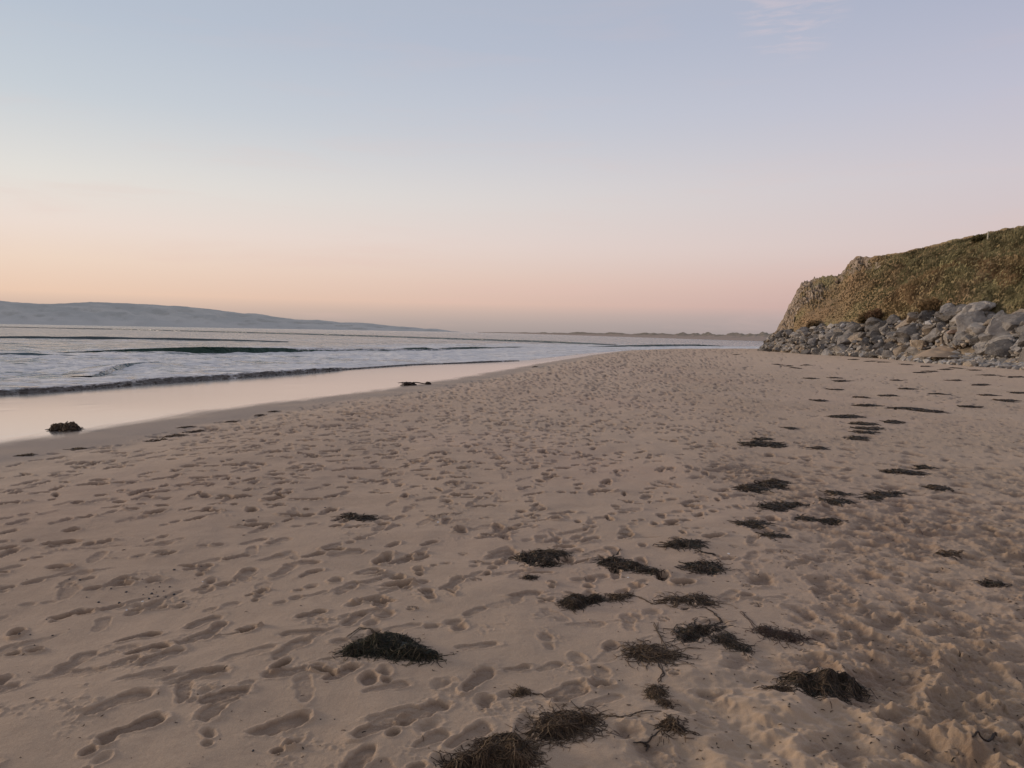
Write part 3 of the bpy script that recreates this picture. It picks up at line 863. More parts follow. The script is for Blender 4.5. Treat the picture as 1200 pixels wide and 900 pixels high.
px = 896.0
rows_v = [0.02, .22, .43, .64, .84, .98]
for ri, v in enumerate(rows_v):
    px = 890.0 + random.uniform(0, 6)
    while px < 1226:
        big = float(np.interp(px, [890, 950, 1050, 1100, 1300], [4.2, 5.3, 6.9, 8.8, 10.2]))
        s = big * random.choice([.7, .85, 1, 1, 1.2, 1.4])
        if px < 905: s *= .7
        patch = 1086 < px < 1152 and v < .30
        if not patch:
            sh = random.choices(['dark', 'mid', 'pale', 'tan'], [4, 4, 2, .5] if px < 1040 else [2.2, 4, 3, 1])[0]
            boulder(px, min(max(v + random.uniform(-.07, .07), 0), 1), s, sh)
        px += s * random.uniform(1.22, 1.62)
for (px, v, s, sh, tl, lab) in [
    (1079, .20, 13, 'tan', 20, 'rounded tan boulder left of the sand patch in the pile'),
    (1062, .18, 10, 'tan', -30, 'small tan boulder leaning left of the rounded tan one'),
    (1124, .52, 9, 'tan', 0, 'flat pinkish slab lying above the sand patch'),
    (1103, .34, 8, 'tan', -35, 'pointed tan boulder rising out of the sand patch'),
    (1111, .97, 10, 'pale', 0, 'pale rounded boulder at the very top of the pile below the grass'),
    (1126, .93, 6, 'tan', 25, 'small pinkish tan boulder near the top of the pile'),
    (1150, 1.0, 9, 'pale', -20, 'pale boulder on top of the pile against tall grass'),
    (1140, .62, 17, 'mid', -25, 'large grey slab leaning above the pinkish flat stone'),
    (1168, .55, 22, 'mid', -28, 'largest grey slab leaning right of the sand patch'),
    (1176, .22, 18, 'dark', -25, 'large dark grey boulder speckled white at the right of the sand patch'),
    (1068, .52, 14, 'mid', 0, 'broad grey boulder in the middle of the pile above the tan ones'),
    (1135, .85, 15, 'pale', -20, 'long pale grey boulder below the top stones'),
    (1192, .80, 18, 'mid', -20, 'large grey boulder at the upper right end of the pile'),
    (1036, .84, 12, 'dark', -25, 'dark slanted boulder below the dark brown bush'),
    (984, .0, 3.2, 'pale', 0, 'small white stone at the sand in front of the dark boulders'),
]:
    o = boulder(px, v, s, sh, tl, .7, lab, .1)
    if lab.startswith(('flat pinkish', 'small pinkish')): o.color = (.55, .40, .31, 1)
    if 'white stone' in lab: o.color = (.62, .58, .48, 1); o.location.z += .1
    if 'flat pinkish' in lab: o.scale.z *= .45
print('BOULDERS', len(BOULDERS))
SECT = [(0, 925, 'below the cliff nose'), (925, 965, 'below the cliff face'), (965, 1015, 'below the rust coloured slope'), (1015, 1050, 'below the dark brown bush'), (1050, 1095, 'left of the sand patch'), (1095, 1155, 'above the sand patch'), (1155, 1205, 'right of the sand patch'), (1205, 9999, 'beyond the sand patch to the right')]
seen = {}
for (o, px, row, sh, s, lab) in BOULDERS:
    if lab is None:
        sec = [t for a, b, t in SECT if a <= px < b][0]
        big = float(np.interp(px, [890, 950, 1050, 1100, 1300], [4.2, 5.3, 6.9, 8.8, 10.2]))
        szw = 'small' if s < big * .9 else ('large' if s > big * 1.1 else 'middling')
        shw = {'dark': 'dark grey', 'mid': 'mid grey', 'pale': 'pale grey', 'tan': 'tan'}[sh]
        lab = f'{szw} {shw} angular boulder in the {row} row {sec}'
    tag(o, lab, 'boulder', 'boulders piled along the foot of the hill')

# sand patch blown in between the boulders
c0 = bank(1118, .16)
ths = np.linspace(0, 2 * math.pi, 40, endpoint=False); Vp = []
for i, t in enumerate(np.linspace(0, 1, 14)):
    for a in ths:
        x = math.cos(a) * t * 2.5; y = math.sin(a) * t * 1.8
        z = .50 * (1 - t * t) + .35 * float(fbm(np.array(x * .9), np.array(y * .9), 2, 5)) * (1 - t) + .40 * y * (1 - t ** 3) - .15
        Vp.append((c0[0] + x, c0[1] + y, c0[2] + z - .1))
n = NT('dry_sand')
pos = n.pos()
SANDP = n.done(n.n('BsdfPrincipled', Base__Color=n.mix(n.rng(n.noise(2.5, 5, .6, pos), .35, .65), (.44, .315, .205), (.39, .29, .20)), Roughness=.95))
tag(link('sand_patch', raw_mesh('sand_patch', np.array(Vp), grid_faces(14, 40, True)), SANDP), 'tan sand patch between the boulders', 'sand', kind='structure')


# loose small stones along the foot of the pile
def stones(name, label, N):
    VV = []; FF = []; CC = []; o = 0
    bv, bf = ICO1
    for i in range(N):
        px = random.uniform(1035, 1290) if random.random() < .88 else random.uniform(900, 1040)
        d = col_dir(px); r0 = np.interp(px, b_x, b_r)
        spread = float(np.interp(px, [900, 1030, 1080, 1300], [.6, 1.0, 4.2, 5.0]))
        r = r0 + .9 - abs(random.gauss(0, .42)) * spread + random.uniform(0, 1.2)
        up = i > N * .86
        if up:
            px = random.uniform(895, 1235); d = col_dir(px); bp_ = bank(px, random.random()); r = math.hypot(bp_[0], bp_[1]) - random.uniform(.0, .5)
        s = random.choice([.06, .09, .12, .15, .2, .28]) * random.uniform(.8, 1.2)
        v = bv * (1 + .35 * rng.normal(size=(len(bv), 1)).clip(-1, 1)) * s * np.array([random.uniform(.9, 1.4), random.uniform(.8, 1.2), random.uniform(.55, .9)])
        a = random.uniform(0, 6.28); v = v @ np.array([[math.cos(a), -math.sin(a), 0], [math.sin(a), math.cos(a), 0], [0, 0, 1]])
        x, y = d[0] * r, d[1] * r
        z = ground(x, y) + s * .25 + max(0, (r - r0)) * .30 if not up else bp_[2] + .12 + random.uniform(0, .25)
        VV.append(v + (x, y, z)); FF.append(bf + o); o += len(bv)
        c = np.array(random.choice([GREYS['pale'], GREYS['mid'], GREYS['mid'], GREYS['dark'], GREYS['tan'], (.42, .40, .38)])) * random.uniform(.8, 1.2)
        CC.append(np.repeat(c[None], len(bv), 0))
    n = NT('loose_stone')
    m_ = n.done(n.n('BsdfPrincipled', Base__Color=n.mix(n.rng(n.noise(9, 4, .6, n.pos()), .3, .7, 0, .4), n.attr('tone', True), (.12, .115, .11)), Roughness=.9))
    return tag(link(name, raw_mesh(name, np.concatenate(VV), np.concatenate(FF), False, None, dict(tone=np.concatenate(CC))), m_), label, 'rubble', kind='stuff')


stones('rubble', 'loose grey rubble along the foot and in the gaps of the boulder pile', 5200)


# ------------------------------------------------------------------ bushes on the slope
def bush(px, v, w_px, h_px, tone, label):
    p = hill_pt(px, v); r = math.hypot(p[0], p[1]); s = w_px / F_PX * r; hh = h_px / F_PX * r
    root = bpy.data.objects.new('bush', None); COL.objects.link(root); root.location = p
    tag(root, label, 'bush')
    N = 1600
    u = rng.normal(size=(N, 3)); u /= np.linalg.norm(u, axis=1)[:, None]
    rad = rng.random(N) ** .35
    lob = 1 + .30 * fbm(u[:, 0] * 2 + px, u[:, 1] * 2 + u[:, 2] * 2, 3, 7)
    P = u * (rad * lob)[:, None] * np.array([s / 2, s / 2, hh / 2]) + np.array([0, 0, hh * .35])
    ls = .07 + .07 * rng.random(N)
    a = rng.normal(size=(N, 3)); a /= np.linalg.norm(a, axis=1)[:, None]
    b = np.cross(a, rng.normal(size=(N, 3))); b /= np.linalg.norm(b, axis=1)[:, None]
    VV = np.stack([P - a * ls[:, None], P + b * ls[:, None] * .6, P + a * ls[:, None], P - b * ls[:, None] * .6], 1).reshape(-1, 3)
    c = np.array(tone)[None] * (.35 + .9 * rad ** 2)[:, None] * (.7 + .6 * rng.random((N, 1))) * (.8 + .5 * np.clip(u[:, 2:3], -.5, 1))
    link('foliage', raw_mesh('foliage', VV, np.arange(N * 4).reshape(-1, 4), False, None, dict(tone=np.repeat(c, 4, 0))), GRASS, root)
    VV = []; FF = []; o = 0
    for k in range(9):
        e = rng.normal(size=3); e[2] = abs(e[2]) + .6; e /= np.linalg.norm(e); e = e * np.array([s * .42, s * .42, hh * .7])
        for q_, (cpt, rd) in enumerate([((0, 0, -.25), .05), (tuple(e * .5), .03), (tuple(e), .012)]):
            for g in range(5):
                aa = g * 1.2566
                VV.append((cpt[0] + math.cos(aa) * rd, cpt[1] + math.sin(aa) * rd, cpt[2]))
        for q_ in range(2):
            for g in range(5):
                FF.append((o + q_ * 5 + g, o + q_ * 5 + (g + 1) % 5, o + q_ * 5 + 5 + (g + 1) % 5, o + q_ * 5 + 5 + g))
        o += 15
    n_ = NT('bush_wood')
    link('stem', raw_mesh('stem', np.array(VV), np.array(FF)), n_.done(n_.n('BsdfDiffuse', Color=n_.mix(n_.noise(20), (.05, .035, .022), (.09, .065, .04)))), root)
    return root


bush(1090, .06, 26, 20, (0.25, 0.17, 0.09), 'rust brown bush on the slope just above the tan boulders')
bush(1025, .04, 20, 17, (0.207, 0.129, 0.078), 'dark brown bush right of the rust coloured slope above the boulders')
bush(1012, .05, 12, 11, (0.241, 0.172, 0.092), 'small brown bush beside the dark brown bush')
bush(953, .03, 14, 12, (0.265, 0.184, 0.103), 'brown bush at the foot of the cliff face')
bush(1141, .84, 14, 6, (0.20, 0.17, 0.085), 'low dark bush just below the pale post near the crest')

# marker post near the crest
pp = None
for v in np.linspace(.5, 1, 200):
    h_ = hill_pt(1150, v); d = h_ - CAM
    py = 450 - F_PX * (d @ Uv) / (d @ Fv)
    if py < 280.5:
        pp = h_; break
n = NT('weathered_post')
pm = n.done(n.n('BsdfPrincipled', Base__Color=n.mix(n.noise(12, 4, .6, n.pos()), (.40, .37, .28), (.52, .48, .38)), Roughness=.8))
b = bmesh.new()
bmesh.ops.create_cone(b, cap_ends=True, segments=10, radius1=.062, radius2=.055, depth=.75, matrix=Matrix.Translation((0, 0, .20)))
bmesh.ops.create_cone(b, cap_ends=True, segments=10, radius1=.055, radius2=.02, depth=.05, matrix=Matrix.Translation((0, 0, .60)))
me = bpy.data.meshes.new('marker_post'); b.to_mesh(me); b.free()
o = link('marker_post', me, pm, None, pp); o.rotation_euler = (0, .05, 0)
tag(o, 'slim pale post standing in the grass near the crest', 'post')

# ------------------------------------------------------------------ seaweed
n = NT('seaweed')
WEED = n.n('BsdfPrincipled', Base__Color=n.attr('tone', True), Roughness=.62)
WEED.inputs['Specular IOR Level'].default_value = .3
WEED = n.done(WEED)
PAL = {'dark': [(.022, .015, .010), (.034, .022, .014), (.050, .032, .019), (.024, .022, .012), (.075, .048, .028), (.11, .075, .045)],
       'green': [(.016, .018, .009), (.025, .026, .012), (.035, .028, .015), (.018, .014, .010), (.060, .045, .025), (.12, .09, .05)],
       'brown': [(.045, .027, .015), (.075, .044, .023), (.10, .062, .033), (.034, .022, .013), (.15, .10, .056)],
       'red': [(.050, .026, .018), (.070, .036, .024), (.035, .022, .015), (.10, .07, .045)]}


def tube(VV, FF, CC, path, rad, col, o, sides=3):
    m = len(path); path = np.asarray(path)
    t = np.gradient(path, axis=0); t /= np.linalg.norm(t, axis=1)[:, None] + 1e-9
    up = np.array([0, 0, 1.0]); s = np.cross(t, up); s /= np.linalg.norm(s, axis=1)[:, None] + 1e-9; w = np.cross(s, t)
    taper = np.sin(np.linspace(.35, math.pi - .25, m)) ** .5
    R = np.broadcast_to(np.asarray(rad, float), (m,)) * taper
    for k in range(sides):
        a = 2 * math.pi * k / sides
        VV.append(path + (s * math.cos(a) * 1.3 + w * math.sin(a) * .8) * R[:, None])
    for k in range(sides):
        a0 = o + k * m; a1 = o + ((k + 1) % sides) * m; i = np.arange(m - 1)
        FF.append(np.stack([a0 + i, a1 + i, a1 + i + 1, a0 + i + 1], -1))
    CC.append(np.repeat(np.asarray(col)[None], m * sides, 0))
    return o + m * sides


def clump(ells, label, h=.05, n_str=300, pal='dark', slen=.16, rad=.0022, trails=(), fringe=1.0, group=None, mound=.5):
    """ells: photo ellipses (x, y, half width, half height, slope in degrees) of where the heap lies on the sand"""
    E = []
    for (cx, cy, rx, ry, rot) in ells:
        sx_ = .84 if cy > 640 else (.84 if cy > 540 else .72); rx *= sx_; ry *= (.84 if cy > 640 else .66)
        c, s = math.cos(math.radians(rot)), -math.sin(math.radians(rot))
        o0 = at(cx, cy, ground(*at(cx, cy)[:2])); ax = at(cx + rx * c, cy + rx * s, o0[2]) - o0; ay = at(cx + ry * s, cy - ry * c, o0[2]) - o0
        E.append((o0[:2], ax[:2], ay[:2]))
    base = on(ells[0][0], ells[0][1]); rb = math.hypot(base[0], base[1])
    h = h * (.52 if rb < 5 else .36); rad = rad * (.60 if rb < 5 else .80); n_str = int(n_str * (1.9 if rb < 5 else 1.1))

    def hm(x, y):
        best = 0
        for (o0, ax, ay) in E:
            Mx = np.array([[ax[0], ay[0]], [ax[1], ay[1]]])
            uv = np.linalg.solve(Mx, np.array([x, y]) - o0)
            e = uv[0] ** 2 + uv[1] ** 2
            if e < 1: best = max(best, (1 - e) ** .6 * (.75 + .75 * float(pn(x * 15, y * 15, 71))))
        return best
    VV, FF, CC = [], [], []; o = 0
    pal_ = PAL[pal]
    # heap under the strands
    for (o0, ax, ay) in E:
        nr_, na = 6, 22; ring = []
        ph = random.uniform(0, 50)
        for i in range(nr_):
            for k in range(na):
                a = 2 * math.pi * k / na; t = i / (nr_ - 1) * mound
                t *= 1 + .28 * float(fbm(np.array(math.cos(a) * 1.7 + ph), np.array(math.sin(a) * 1.7), 3, 9))
                p = o0 + ax * math.cos(a) * t + ay * math.sin(a) * t
                z = ground(p[0], p[1]) + h * .75 * max(0, 1 - min(1, t) ** 2) ** .9 * (.8 + .8 * float(pn(p[0] * 22, p[1] * 22, 4))) - .006 * (i == nr_ - 1)
                ring.append((p[0], p[1], z))
        VV.append(np.array(ring)); FF.append(grid_faces(nr_, na, True) + o); CC.append(np.tile(np.array(pal_[0]) * .8, (nr_ * na, 1))); o += nr_ * na
    areas = np.array([abs(ax[0] * ay[1] - ax[1] * ay[0]) for _, ax, ay in E]); areas = areas / areas.sum()
    for k in range(n_str):
        o0, ax, ay = E[np.searchsorted(np.cumsum(areas), random.random() * .9999)]
        a = random.uniform(0, 6.283); t = random.random() ** .5 * (1.0 + .06 * fringe * random.random())
        p = o0 + ax * math.cos(a) * t + ay * math.sin(a) * t
        m = random.randint(6, 10); st = slen * random.uniform(.4, 1.5) / m
        t *= .80 + .45 * float(fbm(np.array(math.cos(a) * 1.8 + base[0] * 9), np.array(math.sin(a) * 1.8 + base[1] * 5), 3, 29))
        p = o0 + ax * math.cos(a) * t + ay * math.sin(a) * t
        if rb < 7 and float(pn(p[0] * 17, p[1] * 17, 73)) + .35 * float(pn(p[0] * 45, p[1] * 45, 74)) < -.04 + .5 * (t - .75) and random.random() < .85: continue
        la = math.atan2(ax[1], ax[0]) + random.gauss(0, 1.1) + (math.pi if random.random() < .5 else 0)
        if t > .8 and random.random() < .25:
            q_ = p - o0; la = math.atan2(q_[1], q_[0]) + random.gauss(0, .7)
        pts = []; curl = random.gauss(0, .8)
        lay = random.random() ** .6; zj = .012 * random.random() ** 2 * min(1, h / .03)
        for j in range(m):
            hh = hm(p[0], p[1])
            pts.append((p[0], p[1], ground(p[0], p[1]) + h * hh * (.35 + .65 * lay) + rad * 1.2 + zj * (hh > 0) + .0025 * random.gauss(0, 1)))
            la += curl + random.gauss(0, .5); p = p + np.array([math.cos(la), math.sin(la)]) * st * (1 if hh > .1 else .65)
        col = np.array(random.choice(pal_)) * random.uniform(.8, 1.25) * (.6 + .6 * lay)
        o = tube(VV, FF, CC, pts, rad * random.uniform(.7, 1.7), col, o)
    for tr in trails:
        w3 = [on(x, y) for x, y in tr]
        w3 = np.array(w3); s = np.linspace(0, len(w3) - 1, len(w3) * 7)
        for rep in range(3):
            path = np.stack([np.interp(s, np.arange(len(w3)), w3[:, i]) for i in range(2)], -1)
            path += np.stack([fbm(s * 1.3 + rep * 5, s * 0, 2, 3), fbm(s * 1.3, s * 0 + rep * 7 + 3, 2, 5)], -1) * .012 + rng.normal(size=2) * .006
            z = np.array([ground(a, b) for a, b in path]) + rad * 1.3
            o = tube(VV, FF, CC, np.column_stack([path, z]), rad * random.uniform(.9, 1.5), np.array(random.choice(pal_)), o, 4)
    VV = np.concatenate(VV) - base; FF = np.concatenate(FF); CC = np.concatenate(CC)
    me = raw_mesh('seaweed_clump', VV, FF, True, None, dict(tone=CC))
    return tag(link('seaweed_clump', me, WEED, None, base), label, 'seaweed', group or 'clumps of dark seaweed on the sand')


clump([(448, 757, 40, 13, 4), (470, 762, 28, 11, 0), (420, 763, 20, 5, 8), (497, 770, 20, 4, 3)], 'largest domed green black seaweed heap with a flat tail to its right', .085, 1500, 'green', .15, .0020, [[(408, 748), (420, 736), (445, 740)], [(400, 764), (412, 761)]])
clump([(636, 652, 36, 8, 4), (622, 655, 20, 6, 0), (640, 661, 16, 3, 0)], 'wide dark seaweed clump left of the slanting one in mid ground', .055, 800, 'dark', .17, .0024)
clump([(622, 677, 10, 2.5, 0)], 'tiny dark seaweed scrap below the wide mid ground clump', .015, 70, 'dark', .09, .002)
clump([(722, 660, 22, 7, -14), (745, 668, 24, 5, -16), (765, 671, 9, 2, 0)], 'slanting dark seaweed clump tapering right, a white speck at its lower edge', .050, 700, 'dark', .17, .0024, [[(716, 655), (722, 650), (728, 644)]])
clump([(674, 706, 16, 8, 10), (695, 704, 12, 4, 5)], 'rounded dark seaweed clump with a thin tail below the slanting clump', .055, 520, 'dark', .13, .0021, [[(700, 704), (718, 701), (728, 700)]])
clump([(728, 700, 14, 3.2, 8)], 'flat thin seaweed strip right of the rounded clump', .015, 140, 'brown', .13, .002, [[(742, 697), (755, 703), (765, 708), (778, 706)]])
clump([(800, 704, 34, 3.5, 4), (825, 706, 12, 2.5, -10)], 'long stringy seaweed strip ending in a curled strand', .014, 130, 'brown', .24, .0024, [[(775, 706), (790, 700), (820, 700), (845, 712)]])
clump([(588, 880, 30, 17, 10), (572, 890, 24, 10, 15), (605, 888, 22, 14, 0), (540, 897, 16, 7, 10)], 'shaggy brown seaweed heap cut by the bottom edge of the photo', .085, 1500, 'brown', .15, .0020, [[(610, 880), (625, 878), (640, 872)], [(560, 876), (546, 884), (538, 880)]])
clump([(663, 850, 26, 12, 12), (648, 858, 18, 8, 10), (680, 845, 16, 6, 0)], 'wispy dark brown seaweed clump with a long thin strand leading right', .055, 620, 'brown', .22, .0019, [[(685, 846), (705, 838), (730, 841), (757, 833), (775, 834)], [(640, 855), (626, 858), (615, 862)]], 1.4)
clump([(611, 812, 10, 3, 5)], 'tiny curled seaweed sprig above the wispy clump', .015, 90, 'brown', .08, .0016, [[(620, 812), (636, 815), (650, 820)]])
clump([(760, 766, 22, 9, 2), (780, 768, 22, 4, 10)], 'loose open seaweed tangle at the lower centre right', .025, 190, 'brown', .24, .0026, [[(772, 776), (776, 790), (772, 800)], [(782, 760), (772, 745), (768, 730)]], 1.5, mound=.12)
clump([(812, 744, 22, 6, 18), (825, 736, 16, 4, 15)], 'feathery dark seaweed strands just above the loose tangle', .022, 170, 'dark', .24, .0026, [[(830, 738), (845, 730), (838, 720), (825, 712)]], 1.4, mound=.12)
clump([(770, 813, 11, 10, -30), (780, 824, 10, 4, -10)], 'small mossy seaweed tuft below the loose tangle', .028, 170, 'brown', .09, .0017)
clump([(789, 849, 13, 6, -20)], 'small brown seaweed tuft lowest on the right of the long strand', .02, 100, 'brown', .14, .0022, [[(795, 852), (812, 858), (822, 862)]], mound=.12)
clump([(862, 757, 22, 3, -14), (850, 748, 10, 4, 30)], 'thin dark stringy weed between feathery strands and reddish strip', .015, 170, 'dark', .16, .002, [[(843, 752), (862, 757), (882, 764)]])
clump([(915, 745, 30, 4, -8), (900, 741, 16, 4, -20)], 'reddish seaweed strip with pointed ends above the straggly black clump', .018, 210, 'red', .18, .002, [[(888, 738), (876, 726), (868, 716)], [(940, 748), (958, 750)]])
clump([(962, 797, 36, 9, -8), (985, 803, 28, 6, -10), (935, 794, 16, 4, -10)], 'straggly black seaweed clump at the lower right', .030, 620, 'dark', .18, .0026, [[(960, 805), (975, 816), (990, 818)], [(985, 806), (1000, 803), (1013, 806)], [(925, 788), (915, 790)]], 1.5)
clump([(912, 808, 18, 2.5, 0)], 'thin brown weed line left below the straggly black clump', .010, 90, 'brown', .12, .0018)
clump([(802, 637, 23, 4, 2)], 'flat dark clump directly above the low curved one', .028, 330, 'dark', .20, .003)
clump([(822, 665, 22, 5, 6), (831, 666, 15, 4.6, -6)], 'low curved brown black clump right of the slanting clump', .025, 330, 'dark', .18, .003, [[(815, 645), (825, 648), (838, 650)]])
clump([(880, 614, 18, 4, 3)], 'small flat dark clump left of a smaller slanted clump', .025, 260, 'dark', .2, .0035)
clump([(905, 629, 13, 4, 10)], 'small slanted dark clump below the flat one', .022, 200, 'dark', .17, .0035)
clump([(945, 608, 11, 3.5, -10)], 'arched dark clump below the pointed one', .025, 160, 'dark', .18, .0035)
clump([(970, 612, 14, 2.2, 0)], 'thin dark scrap right of the arched clump', .02, 110, 'dark', .18, .0035)
clump([(881, 573, 15, 5, 0)], 'left half of the pair of touching dark clumps', .035, 280, 'dark', .22, .004)
clump([(905, 568, 16, 5.5, 2)], 'right half of the pair of touching dark clumps', .04, 320, 'dark', .22, .004)
clump([(910, 594, 20, 5, 4), (932, 592, 10, 2, 0)], 'dark clump with a pointed right end below the touching pair', .035, 320, 'dark', .22, .004)
clump([(885, 520, 17, 3, 0), (905, 521, 14, 2.6, -4)], 'long low dark clump with a small scrap behind it', .05, 300, 'dark', .3, .006)
clump([(894, 515, 10, 1.6, 0)], 'small scrap lying behind the long low dark clump', .03, 90, 'dark', .25, .006)
clump([(992, 488.5, 23, 2.4, 1)], 'thin straight dark bar of weed, farthest of the large clumps', .06, 260, 'dark', .35, .008)
clump([(1058, 554, 20, 3.2, -4)], 'dark oblong clump near a white shell on the right', .04, 260, 'dark', .25, .005)
clump([(1083, 547, 10, 2, -3)], 'small dark clump just behind the oblong clump', .03, 110, 'dark', .2, .005)
clump([(1098, 573, 12, 3, -5)], 'small dark wedge below the white shell on the right', .03, 140, 'dark', .2, .0045, [[(1084, 571), (1090, 572)]])
clump([(1037, 579, 20, 3, 4), (1022, 583, 10, 2, 8)], 'ragged dark weed patch left of the small wedge', .02, 200, 'dark', .22, .0045, (), 1.6)
clump([(981, 578, 11, 2.2, -3)], 'upper of two small scraps left of the ragged patch', .025, 110, 'dark', .2, .0045)
clump([(980, 588, 14, 2.6, 0)], 'lower of two small scraps left of the ragged patch', .025, 130, 'dark', .2, .0045)
clump([(425, 607, 14, 3, 4), (412, 605, 8, 3, 0)], 'small ragged dark clump alone on the trodden sand at the left of centre', .03, 200, 'dark', .2, .0035)
clump([(1165, 686, 12, 3, -6)], 'small black scrap by itself near the right edge', .02, 110, 'dark', .14, .003)
clump([(1112, 649, 14, 2.4, 0)], 'thin brown weed scrap right of centre above the ruffled sand', .012, 80, 'brown', .15, .003)
clump([(1062, 479, 22, 2, -2), (1090, 482, 22, 1.6, -4)], 'long thin stranded weed line in the right middle distance', .04, 220, 'dark', .4, .009)
clump([(1013, 497.5, 14, 1.5, 0)], 'upper line of the small stack of weed lines', .04, 110, 'dark', .35, .008)
clump([(1018, 502.5, 18, 1.3, 1)], 'middle line of the small stack of weed lines', .03, 110, 'dark', .35, .008)
clump([(1014, 507, 9, 1.6, 2)], 'short lowest line of the small stack of weed lines', .03, 80, 'dark', .3, .008)
clump([(1047, 495.5, 12, 1.6, 1)], 'short weed line right of the small stack of lines', .04, 100, 'dark', .3, .008)
clump([(1005, 514, 9, 2.4, 3)], 'ragged scrap below the small stack of weed lines', .03, 90, 'dark', .3, .007)
clump([(960, 525, 8, 1.3, 0)], 'small dark fleck right of the long low dark clump', .02, 60, 'dark', .2, .006)
clump([(926, 502, 6, 1.2, 0)], 'small dark fleck above the long low dark clump', .02, 60, 'dark', .2, .007)
FAR = 'small far weed scraps below the boulder pile'
far = [(1017, 475.5, 7, 1.5), (1010, 466, 7, 1.4), (985, 447, 9, 1.3), (978, 443, 5, 1.2), (980, 457, 5, 1), (1062, 456, 10, 1), (1158, 463.5, 7, 1.3), (1178, 470, 14, 2), (1137, 477, 7, 1.2), (1090, 435.5, 14, 1.2), (1078, 437, 10, 1), (1108, 433, 8, 1.1),
       (1190, 442, 24, 1.6), (1160, 440, 16, 1.2), (1085, 429.5, 10, 1.2), (1062, 427.5, 12, 1.1), (1120, 431.5, 10, 1.1), (1140, 434, 12, 1), (1020, 423.5, 10, .9), (1000, 421.5, 7, .9), (1034, 424.5, 11, 1), (922, 429, 8, .9), (932, 431.5, 8, .9), (912, 427.5, 5, .8), (945, 428, 5, .8), (862, 415.5, 6, .8),
       (1195, 461, 10, 1.3), (1120, 446, 8, 1), (1050, 446, 8, .9), (950, 444, 5, .8), (1148, 451, 12, 1), (1040, 464, 9, 1), (1100, 462, 8, 1), (960, 470, 5, .9)]
for (x, y, rx, ry) in far:
    clump([(x, y, rx, ry * .7, random.uniform(-4, 3))], 'thin dark weed scrap on the far sand near the boulder pile', .05, 36, 'dark', .45, .013, group=FAR)

for (x, y, rx, ry, lab) in [(92, 526, 20, 1.6, 'long dark weed line at the edge of the wet sand on the far left'), (30, 533.5, 16, 1.5, 'dark weed line at the wet sand edge nearest the left border'), (182, 516, 17, 1.6, 'dark weed line lowest in the cluster at the wet sand edge'), (205, 511, 22, 1.7, 'longest weed line in the cluster at the wet sand edge'), (228, 506, 18, 1.5, 'upper weed line in the cluster at the wet sand edge'), (218, 501, 9, 1.3, 'short weed scrap topmost in the cluster at the wet sand edge'), (270, 493.5, 12, 1.5, 'weed scrap at the wet sand edge right of the cluster'), (321, 482.5, 8, 1.3, 'small weed scrap at the wet sand edge below the end of the swash'), (305, 486, 6, 1.1, 'tiny weed scrap at the wet sand edge below the end of the swash')]:
    clump([(x, y, rx * .8, ry * .42, 6)], lab, .025, 40, 'brown', .18, .005, group='weed scraps along the edge of the wet sand')
# weed heap and kelp stalk lying on the wet sand
clump([(82, 502, 17, 5, 0), (68, 502.3, 15, 3, 4)], 'brown seaweed lump on the mirror wet sand at the far left', .27, 700, 'brown', .12, .005, mound=.95, group='weed on the wet sand')
pL, pM, pR = on(479, 451.5), on(490, 451.3), on(502, 450.6)
VV, FF, CC = [], [], []; o_ = 0
s = np.linspace(0, 1, 14)[:, None]
path = pL + (pR - pL) * s + np.array([0, 0, .05]) + np.column_stack([0 * s, 0 * s, .03 * np.sin(s * 5)])
o_ = tube(VV, FF, CC, path, .022, (.05, .026, .018), o_, 6)
for cpt, rr_, zz, nn_ in ((pL, .16, .09, 90), (pR, .06, .08, 34)):
    for k in range(nn_):
        a = random.uniform(0, 6.28); q0 = cpt + np.array([math.cos(a) * rr_ * random.random(), math.sin(a) * rr_ * random.random(), random.uniform(.01, zz)])
        d_ = np.array([random.gauss(0, 1), random.gauss(0, 1), random.gauss(0, .25)]) * rr_ * .5
        pts = q0 + d_ * np.linspace(-1, 1, 5)[:, None]; pts[:, 2] = np.maximum(pts[:, 2] - .04 * np.linspace(-1, 1, 5) ** 2, cpt[2] + .006)
        o_ = tube(VV, FF, CC, pts, random.uniform(.012, .024), np.array((.035, .02, .015)) * random.uniform(.7, 1.5), o_, 4)
me = raw_mesh('kelp_stalk', np.concatenate(VV) - pM, np.concatenate(FF), True, None, dict(tone=np.concatenate(CC)))
tag(link('kelp_stalk', me, WEED, None, pM), 'dark kelp stalk with a lump at each end lying on the wet sand', 'kelp', 'weed on the wet sand')
clump([(627, 430, 3, .8, 0)], 'tiny dark speck of weed on the far wet sand', .06, 30, 'dark', .2, .012, group='weed on the wet sand')
